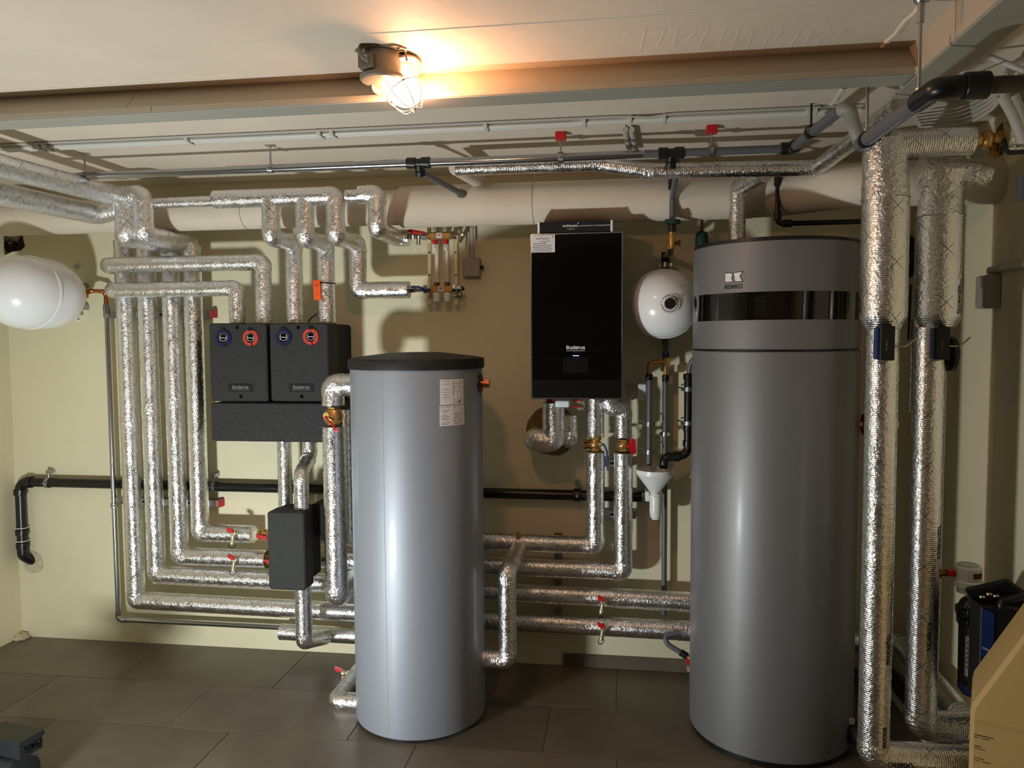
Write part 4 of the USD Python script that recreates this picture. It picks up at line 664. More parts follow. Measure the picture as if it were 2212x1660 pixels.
pipe(t, [(xk1, yk+.04, z9-.02), (xk1, yk+.04, lev(1437, 1330, yk+.04))], .0135, 'pvc_grey'); pipe(t, [(xk0, yk-.03, z9-.02), (xk0, yk-.03, lev(1403, 1006, yk-.03))], .0135, 'pvc_grey')
clamp(t, (xk1, yk+.04, lev(1437, 940, yk)), (0, 0, 1), .014, (xk1+.03, -.02, lev(1437, 940, yk)))
for py in (915, 975): clamp(t, (xk0, yk-.03, lev(1403, py, yk)), (0, 0, 1), .014, (xk0-.045, -.01, lev(1403, py, yk)+.004))
# funnel
xfu = col(1415, -.17, 1040); zf1, zf2, zf3, zf4 = [lev(1415, p, -.17) for p in (1014, 1026, 1066, 1124)]
t = thing('funnel', 'white plastic drain funnel with tube below the black bend', 'funnel'); Rf = .093
part(t, 'bowl', lathe((xfu, -.17, zf3), (0, 0, 1), [(.021, 0), (.023, .004), (Rf-.004, zf2-zf3), (Rf, zf2-zf3+.006), (Rf, zf1-zf3), (Rf-.004, zf1-zf3), (Rf-.005, zf2-zf3+.006), (.020, .008), (.020, 0)], 48), 'white_plastic')
part(t, 'tube', lathe((xfu+.003, -.17, zf4), (0, 0, 1), [(0, 0), (.018, .004), (.026, .018), (.030, .05), (.030, zf3-zf4-.012), (.027, zf3-zf4), (0, zf3-zf4+.004)], 36), 'white_plastic'); part(t, 'collar', band((xfu, -.17, zf3-.012), (0, 0, 1), .029, .006, .003), 'white_plastic')
part(t, 'bracket', bx(xfu-.047, xfu-.026, -.16, 0, zf3-.045, zf3+.004, .003), 'white_plastic', smooth=False)
# black overflow from the tank into the funnel
xo1 = col(1487, -.16, 880); t = thing('drain_pipe', 'black overflow pipe with bends between tall tank and funnel', 'drain pipe'); zo1 = lev(1485, 808, -.16); zo2 = lev(1470, 985, -.16)
part(t, 'pipe', tube(fillet([(xo1, -.16, zo1), (xo1, -.16, zo2), (col(1434, -.17, 990), -.17, zo2-.006), (col(1434, -.17, 990), -.17, lev(1434, 1012, -.17))], .045), .021, 24), 'hdpe')
for z in (zo1-.015, lev(1485, 925, -.16), lev(1485, 958, -.16)): socket(t, (xo1, -.16, z), (0, 0, 1), .026, .03, 'hdpe')
socket(t, (xo1-.055, -.165, zo2-.003), (1, 0, 0), .026, .03, 'hdpe')
for py in (841, 915): clamp(t, (xo1, -.16, lev(1485, py, -.16)), (0, 0, 1), .022, (xo1-.04, -.02, lev(1485, py, -.16)))
part(t, 'hose', tube(fillet([(xo1, -.16, zo1-.02), (xo1+.005, -.17, zo1+.06), (C2[0]-.20, -.28, zo1+.16)], .07), .012, 16), 'pvc_grey')
# grey hose and red cock at the foot of the tall tank
p0, p1, p2, p3 = A(1436, 1374, -.205), A(1440, 1392, -.22), A(1474, 1412, -.24), A(1498, 1428, -.26); t = thing('hose', 'grey hose with black cuff curving to the foot of tall tank', 'hose')
part(t, 'tube', tube(resample(fillet([A(1470, 1366, -.20), p0, p1, p2], .05), .006), .0125, 16), 'pvc_grey'); part(t, 'cuff', cyl(p2-V(.01, 0, -.006), p2+(p3-p2)*.45, .017, 18, ch=.002), 'black_plastic')
t = thing('ball_valve', 'brass cock with red lever and black strap at tall tank foot', 'valve'); part(t, 'body', cat(cyl(p2+(p3-p2)*.4, p3+(p3-p2)*.6, .015, 16), hexnut(p2+(p3-p2)*.7, p2+(p3-p2)*1.0, .019)), 'brass'); part(t, 'handle', hull([A(a, b, -.29)+V(0, c, 0) for a, b in ((1484, 1421), (1481, 1430), (1491, 1440), (1497, 1436)) for c in (-.004, .004)]), 'red', 'red lever')
part(t, 'cap', cyl(A(1488, 1440, -.28), A(1490, 1450, -.28), .014, 16), 'nickel'); part(t, 'strap', ring(A(1493, 1453, -.29), (.4, 1, 0), .017, .0025, 20, 6), 'black_plastic')
# under the boiler: gateway, red cocks, loose cable, junction box
p = A(1214, 874, -.36); t = thing('gateway', 'small pale grey gateway box under the boiler with green light', 'gateway'); part(t, 'case', cbox((p[0], -.30, p[2]), (.066, .10, .030), .003), 'white_plastic'); part(t, 'status_light', cbox((p[0]-.021, -.351, p[2]-.004), (.004, .002, .004), .0005), 'led_green', smooth=False); part(t, 'strap', bx(p[0]-.01, p[0]+.01, -.26, -.24, p[2]+.014, 1.458, .001), 'black_plastic', smooth=False)
for lab, py in (('upper small red cock under the boiler', 868), ('lower small red cock under the boiler', 882)):
    p = A(1252, py, -.2); t = thing('drain_cock', lab, 'drain cock'); part(t, 'body', cat(cyl(p+V(.02, 0, 0), p+V(-.012, 0, 0), .008, 14), hexnut(p+V(-.002, 0, 0), p+V(.010, 0, 0), .013), cyl(p+V(.02, .01, 0), p+V(.02, .01, .04), .006, 10)), 'nickel'); part(t, 'handle', cbox(p+V(-.014, -.008, .007), (.034, .008, .010), .002), 'red', 'red handle')
t = solo('pipe_collar', 'dark red collar where the duct leaves the boiler', 'collar', lathe((xe_+.008, -.2, 1.425), (0, 0, 1), [(0, 0), (.045, 0), (.045, .034), (0, .034)], 32), 'rust')
p = A(1387, 847, -.04); t = thing('junction_box', 'small pale grey junction box right of the boiler foot', 'junction box'); part(t, 'box', cbox(p, (.044, .07, .086), .006), 'white_plastic'); part(t, 'gland', cyl(p+V(-.02, 0, -.02), p+V(-.035, 0, -.025), .008, 12), 'white_plastic')
t = thing('cable', 'grey cables looping between boiler and small junction box', 'cable')
for k in range(3): part(t, 'strand', tube(resample(fillet([p+V(-.03, -.005*k, -.02), A(1365, 862+k*3, -.06), A(1354, 848-k*7, -.05), A(1362, 826-k*4, -.04), A(1372, 840, -.04), A(1352, 868-k*3, -.07)], .02), .006), .0035, 8), 'cable_grey')
# grey wall box with cables right of the manifold
p = A(1019, 578, -.03); t = thing('junction_box', 'square grey junction box with cables right of floor heating manifold', 'junction box'); part(t, 'box', slab(rrect(p[0]-.046, p[0]+.046, p[2]-.049, p[2]+.049, .010), -.055, 0, .004), 'grey_plastic'); part(t, 'lid_mark', cbox((p[0], -.0555, p[2]), (.003, .001, .008), .0003), 'ink_grey', smooth=False)
part(t, 'gland', cyl((p[0]+.046, -.03, p[2]), (p[0]+.062, -.03, p[2]), .010, 14), 'black_plastic')
for k, dx in enumerate((-.014, .006)): part(t, 'conduit', cyl((p[0]+dx, -.03, p[2]+.045), (p[0]+dx, -.03, 2.40), .006, 12), 'cable_grey')
# floor heating manifold
t = thing('heating_manifold', 'small floor heating manifold with red and blue valves', 'manifold'); yq = -.12
for nm_, px0, px1, py, capm in (('upper_bar', 925, 976, 510, 'red'), ('lower_bar', 929, 979, 625, 'blue')):
    xa_, xb_, z = col(px0, yq, py), col(px1, yq, py), lev(950, py, yq); b = part(t, nm_, slab(rrect(xa_, xb_, z-.017, z+.017, .012), yq-.018, yq+.018, .005), 'brass')
    part(b, 'sticker', bx((xa_+xb_)/2-.014, (xa_+xb_)/2+.014, yq-.0195, yq-.016, z-.013, z+.014, .0004), 'label', smooth=False); part(b, 'emblem', cat(*[put(cbox((i*.008-.004, j*.007-.001, 0), (.006, .005, .0006), .0002), ((xa_+xb_)/2, yq-.0198, z)) for i in (0, 1) for j in (0, 1)]), 'red_dial' if nm_ == 'upper_bar' else 'label_blue', smooth=False)
    part(t, 'union_nut', cat(hexnut((xa_-.032, yq, z), (xa_+.002, yq, z), .023), cyl((xa_-.06, yq, z), (xa_-.03, yq, z), .014, 16)), 'chrome')
    part(t, 'end_piece', cat(hexnut((xb_, yq, z), (xb_+.014, yq, z), .024), cyl((xb_+.012, yq, z), (xb_+.050, yq, z), .011, 16), hexnut((xb_+.026, yq, z), (xb_+.034, yq, z), .016)), 'chrome')
    if capm == 'red': part(t, 'vent', cat(cyl((xb_+.03, yq-.005, z-.035), (xb_+.03, yq-.005, z), .010, 14), hexnut((xb_+.045, yq, z+.006), (xb_+.06, yq, z+.006), .010)), 'nickel')
    else: part(t, 'drain_tail', cat(tube([(xb_+.045, yq, z), (xb_+.055, yq, z+.004)], .012, 14), ring((xb_+.034, yq-.005, z-.028), (.3, 1, 0), .014, .003, 18, 6)), 'black_plastic')
    for px in (940, 963):
        x = col(px+(3 if capm == 'blue' else 0), yq, py)
        if capm == 'red': part(t, 'flow_meter', cat(lathe((x, yq-.002, z-.044), (0, 0, 1), [(0, 0), (.012, .002), (.015, .010), (.014, .024), (0, .026)], 18)), 'red', 'red flow meter cap'); part(t, 'sight_glass', cyl((x, yq-.004, z-.074), (x, yq-.004, z-.044), .0075, 14), 'white_plastic'); part(t, 'gauge_pin', cyl((x, yq-.0122, z-.062), (x, yq-.0122, z-.046), .0012, 8), 'ink'); part(t, 'top_cap', lathe((x, yq, z+.017), (0, 0, 1), [(0, 0), (.010, 0), (.013, .012), (.011, .026), (0, .03)], 18), 'nickel')
        else: part(t, 'valve_cap', lathe((x, yq-.002, z-.062), (0, 0, 1), [(0, 0), (.014, .0), (.018, .042), (.012, .046), (0, .046)], 20), 'white_plastic', 'pale valve cap'); part(t, 'top_nut', hexnut((x, yq, z+.016), (x, yq, z+.034), .015), 'brass_dark')
for px in (926, 983):
    x = col(px, yq, 580); part(t, 'bracket', bx(x-.010, x+.010, -.102, -.090, lev(px, 658, yq), lev(px, 487, yq), .002), 'nickel', smooth=False)
    for py in (545, 594): part(t, 'screw', lathe((x, -.104, lev(px, py, yq)), (0, 1, 0), [(0, 0), (.005, 0), (.005, .004), (0, .004)], 12), 'black_plastic')
    for py, pz in ((500, 520), (612, 640)):
        part(t, 'bracket_clip', bx(x-.011, x+.011, -.145, -.090, lev(px, pz, yq), lev(px, pz, yq)+.006, .001), 'nickel', smooth=False); part(t, 'bracket_foot', bx(x-.008, x+.008, -.09, 0, lev(px, pz, yq), lev(px, pz, yq)+.01, .001), 'nickel', smooth=False)
for px in (943, 965): x = col(px, -.09, 570); part(t, 'loop_pipe', cyl((x, -.075, lev(px, 615, -.09)), (x, -.075, 2.38), .011, 16), 'jacket', 'cream plastic heating pipe')
xa_ = col(925, yq, 510); z = lev(950, 510, yq); x7 = col(886, -.17, 514); t = thing('ball_valve', 'chrome valve with flat red lever left of the manifold', 'valve'); part(t, 'body', cat(cyl((x7-.01, -.15, z), (xa_-.05, yq, z), .014, 16), hexnut((x7+.0, -.15, z), (x7+.018, -.15, z), .022), cyl((x7+.035, yq-.02, z), (x7+.035, yq-.02, z-.045), .011, 14)), 'chrome'); part(t, 'lever', hull([V(x7-.02, yq-.05, z+.018)+V(a, b, c) for a, b, c in ((0, 0, .012), (.03, 0, -.012), (.095, .02, -.006), (.09, .02, .002), (.03, 0, .012), (0, .014, .012), (.03, .014, -.010), (.09, .03, 0))]), 'red', 'red lever')
z = lev(950, 625, yq); t = thing('ball_valve', 'chrome valve with flat blue lever left of the manifold', 'valve'); part(t, 'body', cat(cyl((x7-.01, -.16, z), (xa_-.045, yq, z), .014, 16), hexnut((x7+.0, -.16, z), (x7+.018, -.16, z), .021)), 'chrome'); part(t, 'lever', tube(fillet([(x7+.004, yq-.055, z+.008), (x7+.04, yq-.05, z+.010), (x7+.07, yq-.045, z-.004), (x7+.10, yq-.04, z-.004)], .02), .006, 10), 'blue', 'blue lever')
# ------------------------------------------------------------------ under the ceiling
yg = -.745; zg_ = 2.497; RG = .0165; t = thing('pressure_pipe', 'long grey pipe clipped under the ceiling with tees', 'pipe'); xg0, xg1, xg2, xg3 = [G(p, q, zg_)[0] for p, q in ((104, 379), (905, 353), (1450, 331), (1702, 322))]
part(t, 'pipe', tube([(xg0, yg, zg_), (G(1390, 335, zg_)[0], yg, zg_)], RG, 20), 'steel', 'bright steel stretch'); part(t, 'pipe', tube([(G(1391, 335, zg_)[0], yg, zg_), (xg3, yg, zg_)], RG*.97, 20), 'pvc_grey')
for x in (xg1, xg2):
    part(t, 'tee', cat(cyl((x-.052, yg, zg_), (x-.012, yg, zg_), .024, 20, ch=.002), cyl((x+.012, yg, zg_), (x+.052, yg, zg_), .024, 20, ch=.002), cyl((x-.02, yg, zg_), (x+.02, yg, zg_), .019, 18), lathe((x, yg, zg_), unit((0, .6, -.8)), [(0, 0), (.018, .0), (.018, .03), (.023, .034), (.023, .055), (0, .055)], 18)), 'black_plastic')
part(t, 'elbow', cat(cyl((xg3-.03, yg, zg_), (xg3+.01, yg, zg_), .025, 20, ch=.002), cyl((xg3+.01, yg, zg_), (xg3+.02, yg-.04, zg_), .025, 18)), 'black_plastic')
pe = G(1815, 238, zg_); pipe(t, [(xg3+.018, yg-.03, zg_), (pe[0], pe[1], zg_)], .019, 'pvc_grey'); pm = G(1752, 285, zg_); part(t, 'pipe_clamp', cat(band((pm[0], pm[1], zg_), unit((pe[0]-xg3, pe[1]-yg, 0)), .020, .02, .004), cyl((pm[0], pm[1], zg_+.02), (pm[0], pm[1], HC), .004, 8)), 'black_plastic')
pd = A(1862, 318, -1.19); part(t, 'bend', tube(resample(fillet([(pe[0], pe[1], zg_), (pe[0]+.02, pe[1]-.03, zg_), (pd[0]-.04, -1.22, zg_-.03), pd], .07), .008), .0225, 20), 'grey_plastic', 'thicker grey bend')
for px, py in ((172, 377), (585, 365)):
    x = G(px, py, zg_)[0]; clamp(t, (x, yg, zg_), (1, 0, 0), RG, (x, yg, HC)); part(t, 'ceiling_plate', bx(x-.022, x+.022, yg-.012, yg+.012, HC-.004, HC, .001), 'galvanised', smooth=False)
for px, py in ((1213, 345), (1535, 332)):
    x = G(px, py, zg_)[0]; clamp(t, (x, yg, zg_), (1, 0, 0), RG+.003, (x, yg, HC-.02)); part(t, 'red_foot', bx(x-.022, x+.022, yg-.02, yg+.02, HC-.032, HC, .003), 'red', 'red rail end above the clamp')
pz = G(930, 372, 2.46); part(t, 'branch', cat(tube([(xg1, yg+.02, zg_-.03), (xg1+.16, -.18, zg_-.08)], .014, 16), cyl((xg1+.10, -.36, zg_-.06), (xg1+.125, -.30, zg_-.067), .021, 18)), 'pvc_grey')
xst = col(936, -.12, 392); solo('perforated_strap', 'perforated metal strap behind the flue pipe under the ceiling', 'strap', cat(*[bx(xst-.008+a, xst+.008-b, -.124, -.12, 2.44+.014*k+c, 2.44+.014*k+d, .0004) for k in range(9) for a, b, c, d in ((0, 0, .008, .014), (0, .011, 0, .0085), (.011, 0, 0, .0085))]), 'galvanised', smooth=False)
t = thing('insulated_pipe', 'pale lagged pipe stub between ceiling pipes and the flue', 'pipe'); a, b = A(985, 362, -.62), A(1040, 395, -.22); sleeve(t, [a, b], .034, 'jacket', 0)
# white conduits with clips
yc_ = -.93; zc1 = HC-.013; t = thing('conduit', 'white conduit tube clipped along the ceiling, nearer the lamp', 'conduit'); xe1 = G(1860, 236, zc1)[0]
part(t, 'tube', tube([(XL, yc_, zc1), (G(1268, 270, zc1)[0], yc_, zc1)], .0105, 14), 'conduit_white'); part(t, 'tube', tube([(G(1240, 272, zc1)[0], yc_, zc1), (xe1, yc_, zc1)], .0125, 14), 'conduit_white')
for px in (98, 112, 415, 697, 724, 1052, 1262, 1360, 1433, 1742, 1756): x = G(px, 325-px*.0465, zc1)[0]; part(t, 'clip', cat(bx(x-.008, x+.008, yc_-.030, yc_-.012, zc1-.012, HC, .001), bx(x-.008, x+.008, yc_-.014, yc_+.04, zc1-.0145, zc1-.011, .001)), 'conduit_white', smooth=False)
t = solo('conduit', 'white conduit tube on the ceiling, second one nearer the wall', 'conduit', cat(tube([(XL, yc_+.026, zc1), (G(1315, 276, zc1)[0], yc_+.026, zc1)], .0105, 14), tube([(G(1395, 272, zc1)[0], yc_+.026, zc1), (xe1, yc_+.026, zc1)], .0105, 14)), 'conduit_white')
t = thing('cable', 'pair of thin cables running beside the white ceiling conduits', 'cable')
for k in range(2): part(t, 'strand', tube([(XL, yc_-.022-.012*k, HC-.006), (G(1330, 262, HC)[0], yc_-.022-.012*k, HC-.006), (G(1400, 262, HC)[0], yc_-.014-.012*k, HC-.012), (G(1450, 262, HC)[0], yc_-.024-.012*k, HC-.006), (xe1, yc_-.022-.012*k, HC-.006)], .004, 8), 'cable_grey')
for k, px in enumerate((1352, 1366)): a = G(px-2, 280, HC-.02); b = G(px+8, 326, HC-.02); solo('conduit', ('left' if not k else 'right')+' one of two short conduits dropping to the wall above the boiler', 'conduit', tube([a, b], .0125, 14), 'cable_grey')
# thin black pipe above the tall tank
yb_ = -.435; xb_ = col(1680, yb_, 430); zb_ = lev(1700, 483, yb_); t = thing('pressure_pipe', 'thin black pipe dropping then running right above the tall tank', 'pipe'); pipe(t, [(xb_, yb_, 2.50), (xb_, yb_, zb_), (1.10, yb_, zb_)], .011, 'black_plastic', .02)
for c, d in (((xb_, yb_, lev(1680, 392, yb_)), (0, 0, 1)), ((xb_, yb_, zb_+.035), (0, 0, 1)), ((xb_+.04, yb_, zb_), (1, 0, 0))): socket(t, c, d, .0165, .04, 'black_plastic')
p = A(1516, 520, -.12); t = thing('air_vent', 'dark green automatic air vent hanging beside the tall tank lid', 'air vent'); part(t, 'body', lathe(p+V(0, 0, -.065), (0, 0, 1), [(0, 0), (.022, .002), (.030, .014), (.032, .07), (.028, .10), (.012, .112), (0, .113)], 24), 'green'); part(t, 'stem', cyl(p+V(0, 0, .045), p+V(.0, 0, .13), .007, 12), 'brass_dark'); part(t, 'base_fitting', hexnut(p+V(0, 0, -.085), p+V(0, 0, -.060), .016), 'brass_dark'); part(t, 'bracket', bx(p[0]-.008, p[0]+.008, -.10, 0, p[2]-.02, p[2]+.01, .002), 'galvanised', smooth=False)
# ================================================================== TOP RIGHT CORNER
za_ = 2.343; a, b = G(1872, 302, za_), G(1995, 212, za_); c = G(2045, 188, za_)
t = thing('drain_pipe', 'grey pipe on threaded hangers with black bend at top right', 'pipe'); d = unit(b-a)
part(t, 'pipe', tube([a-d*.06, b], .021, 28), 'pvc_grey'); part(t, 'pipe', tube([c+V(.04, 0, 0), V(XR-.01, c[1]+.02, c[2])], .020, 28), 'pvc_brown', 'dark brown stretch')
part(t, 'bend', tube(fillet([b-d*.02, b+d*.08, c+V(.02, 0, 0), c+V(.08, 0, 0)], .05), .0265, 28), 'hdpe'); socket(t, c+V(.065, .0, 0), (1, 0, 0), .032, .055, 'hdpe')
for q in (a, b-d*.03):
    part(t, 'pipe_clamp', cat(band(q, d, .022, .020, .003), hull([q+V(.024, 0, 0)+V(i*.016, j*.005, k*.006) for i in (0, 1) for j in (-1, 1) for k in (-1, 1)])), 'black_plastic'); part(t, 'hanger_rod', cat(cyl(q+V(0, 0, .02), V(q[0], q[1], HC), .0045, 12)), 'galvanised'); part(t, 'rod_nut', hexnut(V(q[0], q[1], q[2]+.022), V(q[0], q[1], q[2]+.034), .008), 'galvanised'); part(t, 'rod_sleeve', hexnut(V(q[0], q[1], HC-.06), V(q[0], q[1], HC-.012), .009), 'galvanised'); part(t, 'ceiling_flange', lathe((q[0], q[1], HC-.012), (0, 0, 1), [(0, 0), (.012, 0), (.018, .008), (.018, .012), (0, .012)], 20), 'galvanised')
rg = random.Random(11); t = thing('cable', 'bundle of pale grey cables sweeping behind the black bend', 'cable')
for k in range(7):
    p0 = A(1968+k*3, 240+k*6, -.70-.03*k); p1 = A(2060+k*6, 224+k*7, -.95-.03*k); p2 = A(2120+k*5, 196+k*6, -1.2-.03*k); p3 = A(2200, 165-k*2, -1.42-.02*k)
    part(t, 'strand', tube(resample(fillet([p0, p1, p2, p3], .25), .02), .0055, 8), 'cable_grey')
t = thing('cable', 'orange and pale cables fanning below the right valve', 'cable')
for k in range(6):
    p0 = A(2108+k*1, 420+k*11-(k == 1)*4, -.45); p1 = A(2160, 398+k*7, -.62); p2 = A(2225, 375+k*6, -.9); part(t, 'strand', tube(resample(fillet([p0, p1, p2], .3), .02), .006, 8), 'orange' if k in (0, 2) else 'conduit_white', 'orange cable' if k in (0, 2) else None)
t = thing('cable', 'tangle of pale cables on a rod at the top right edge', 'cable'); zz = 2.52
for k in range(9):
    p0 = A(2172+rg.uniform(-4, 6)+k*2, 160-k*3, -1.5); p1 = A(2185+k*3, 140-rg.uniform(0, 10), -1.5); p2 = A(2225, 122-k*4+rg.uniform(-8, 14), -1.5); part(t, 'strand', tube(resample(fillet([p0, p1, p2], .05), .01), .006, 8), 'cable_grey')
part(t, 'rod', tube([A(2134, 121, -1.48), A(2214, 153, -1.55)], .0085, 12), 'conduit_white')
solo('wire', 'thin stay wire from the black bend to the cable tangle', 'wire', tube([A(2092, 166, -1.98), A(2168, 134, -1.52)], .0025, 8), 'galvanised')
t = thing('conduit', 'pair of grey tubes slanting down at the right edge', 'conduit')
for k in range(2): part(t, 'tube', tube(resample(fillet([A(2165+k*22, 205, -1.42), A(2190+k*16, 250, -1.4), A(2212+k*8, 305, -1.38)], .1), .01), .017, 14), 'cable_grey')
part(t, 'socket', cyl(A(2209, 380, -1.05), A(2209, 432, -1.05), .016, 16), 'pvc_grey')
t = thing('conduit', 'pale conduit tube on the right wall at mid height', 'conduit'); p = A(2110, 592, -.75); q0 = XR-.014; part(t, 'tube', cyl((q0, -.80, 2.0), (q0, -1.6, 1.995), .011, 14), 'conduit_white'); part(t, 'socket', cyl((q0, -.72, 2.0), (q0, -.81, 2.0), .014, 14), 'cable_grey')
ds = -.72; t = thing('junction_box', 'flat grey junction box on the right wall behind pipe', 'junction box'); part(t, 'box', bx(XR-.045, XR, ds-.07, ds+.04, 1.85, 1.98, .006), 'grey_plastic', smooth=False); part(t, 'lid', bx(XR-.050, XR-.043, ds-.066, ds+.036, 1.854, 1.976, .003), 'grey_plastic', smooth=False)
# right side of the tall tank
t = thing('hand_wheel', 'red hand wheel half hidden at the tall tank right side', 'wheel'); p = A(1862, 915, -.62); part(t, 'wheel', lathe((p[0]-.012, -.66, p[2]), (1, 0, 0), [(0, 0), (.020, 0), (.042, .004), (.048, .014), (.042, .024), (0, .026)], 28), 'red'); part(t, 'spindle', cyl((p[0]-.09, -.64, p[2]), (p[0]-.01, -.66, p[2]), .014, 16), 'brass')
part(t, 'tag', bx(p[0]-.005, p[0]+.012, -.70, -.695, p[2]+.04, p[2]+.062, .001), 'label', smooth=False)
t = thing('insulated_pipe', 'foil lagged branch from the tall tank back to the wall', 'pipe'); p = A(1942, 918, -.45); foil(t, [(C2[0]+.30, -.45, p[2]+.01), (1.21, -.35, p[2]-.01)], .040); 
t = thing('insulated_pipe', 'slim shiny pipe seen between the two tall lagged pipes', 'pipe'); p = A(1977, 760, -.33); foil(t, [(p[0], -.33, lev(1977, 890, -.33)), (p[0], -.33, lev(1977, 690, -.33))], .020); part(t, 'rod', cyl((p[0]-.03, -.33, lev(1970, 735, -.33)), (p[0]-.025, -.33, lev(1970, 615, -.33)), .006, 10), 'black_plastic')
t = thing('wall_fan', 'black round fitting behind the near tall pipe', 'fitting'); p = A(1952, 555, -.10); part(t, 'disc', lathe((p[0]-.01, -.10, p[2]), unit((.5, -1, 0)), [(0, 0), (.10, 0), (.105, .02), (.06, .05), (0, .055)], 36), 'black_plastic'); part(t, 'stem', cyl((p[0]-.01, 0, p[2]), (p[0]-.01, -.1, p[2]), .02, 16), 'black_plastic')
t = thing('thermometer', 'black dial gauge behind the rear tall pipe', 'gauge'); p = A(2052, 765, P2[1]); part(t, 'case', lathe((xl2+.062, P2[1]+.0, p[2]), (1, 0, 0), [(0, 0), (.062, 0), (.064, .004), (.064, .016), (.058, .02), (0, .02)], 36), 'black_plastic'); part(t, 'stem', cyl((xl2+.03, P2[1], p[2]), (xl2+.064, P2[1], p[2]), .012, 14), 'brass')
t = thing('drain_fitting', 'black cap at the floor end of the tall tank', 'cap'); p = A(1846, 1585, -.72); part(t, 'cap', lathe((C2[0]+R2*.86, C2[1]-R2*.50, p[2]), unit((.86, -.5, 0)), [(0, 0), (.042, 0), (.045, .006), (.045, .03), (.036, .05), (0, .052)], 30), 'black_plastic'); part(t, 'tab', bx(C2[0]+R2*.86-.01, C2[0]+R2*.86+.012, C2[1]-R2*.5-.02, C2[1]-R2*.5-.016, p[2]+.042, p[2]+.07, .001), 'label', smooth=False)
# floor level along the right wall
solo('cable_channel', 'pale cable channel lying on the floor along the right wall', 'channel', bx(1.285, 1.315, -1.2, -.005, 0, .02, .003), 'conduit_white', smooth=False)
t = thing('insulated_pipe', 'lower foil lagged pipe along the foot of the right wall', 'pipe'); foil(t, [(1.385, -.01, .10), (1.385, -.82, .10)], .046)
for k, (lab, y) in enumerate((('rusty red wall bracket nearer the back corner', -.10), ('rusty red wall bracket behind the water filter', -.76))):
    t = thing('wall_bracket', lab, 'bracket'); part(t, 'plate', bx(XR-.006, XR, y-.02, y+.02, .20, .335, .002), 'rust', smooth=False); part(t, 'arm', bx(XR-.05, XR, y-.018, y+.018, .315, .335, .003), 'rust', smooth=False)
# water meter, filter and control box on the right wall
pw = A(2090, 1245, -.97); t = thing('water_meter', 'white water meter with red lid flap beside the tall pipes', 'meter'); c = V(pw[0], -.97, pw[2])
part(t, 'body', lathe(c+V(0, 0, -.062), (0, 0, 1), [(0, 0), (.035, 0), (.036, .022), (.050, .026), (.052, .045), (.048, .05), (0, .05)], 40), 'enamel'); part(t, 'dome', lathe(c+V(0, 0, -.013), (0, 0, 1), [(0, 0), (.047, 0), (.047, .048), (.042, .055), (0, .057)], 40), 'white_plastic')
part(t, 'register', lathe(c+V(0, 0, .044), (0, 0, 1), [(0, 0), (.034, 0), (.034, .002), (0, .002)], 32), 'label', smooth=False); part(t, 'display', wrap(cat(*[cbox(((k-1.5)*.010, 0, .0006), (.0102, .020, .0012), .0003) for k in range(4)]), c[:2], .047, .45, c[2]+.012), 'rust', 'dark red display', smooth=False); part(t, 'print', wrap(cat(*[cbox(((k-2)*.008, 0, .0004), (.006, .007, .0008), .0002) for k in range(5)]), c[:2], .052, .2, c[2]-.026), 'ink_grey', smooth=False)
part(t, 'seal_block', cbox(c+V(-.062, -.005, .012), (.030, .026, .024), .003), 'red', 'red block'); part(t, 'connector', cat(cyl(c+V(-.112, 0, .008), c+V(-.07, 0, .008), .011, 16), hexnut(c+V(-.115, 0, .008), c+V(-.095, 0, .008), .019)), 'brass_dark')
cf = A(2100, 1400, -1.0); cf = V(cf[0], -1.0, 0); tz, bz = lev(2100, 1300, -1.0), lev(2100, 1500, -1.0); t = thing('water_filter', 'black water filter cartridge housing with white label strip', 'filter')
part(t, 'cup', lathe(cf+V(0, 0, bz+.02), (0, 0, 1), [(0, 0), (.036, .004), (.043, .02), (.045, .05), (.047, tz-bz-.10), (0, tz-bz-.10)], 40), 'motor_black'); part(t, 'base_ring', lathe(cf+V(0, 0, bz), (0, 0, 1), [(0, 0), (.030, 0), (.044, .02), (.045, .045), (0, .045)], 40), 'label_blue', 'dark blue foot')
part(t, 'head', lathe(cf+V(0, 0, tz-.085), (0, 0, 1), [(0, 0), (.052, 0), (.055, .01), (.055, .022), (.050, .026), (.056, .030), (.060, .045), (.060, .062), (.050, .068), (.044, .085), (.030, .10), (0, .10)], 40), 'black_gloss')
part(t, 'label_strip', wrap(cbox((0, 0, .0006), (.016, .150, .001), .0003), cf[:2], .0465, -.72, (tz+bz)/2-.02), 'label', smooth=False); part(t, 'print', wrap(cat(*[cbox((0, .05-k*.018, .0014), (.006, .008, .0006), .0002) for k in range(6)]), cf[:2], .0465, -.72, (tz+bz)/2-.02), 'ink_grey', smooth=False)
part(t, 'inlet', cyl(cf+V(.03, 0, tz-.03), V(XR, -1.0, tz-.03), .02, 18), 'black_plastic')
x8, y8 = A(2120, 1300, -1.16)[0], -1.16; zt8 = lev(2150, 1311, y8); t = thing('control_unit', 'black control box with tall blue sign on the right wall', 'control unit')
part(t, 'case', bx(x8, XR, y8, -1.07, lev(2150, 1520, y8), zt8, .004), 'black_matt', smooth=False); q0, q1 = A(2124, 1308, y8), A(2146, 1420, y8)
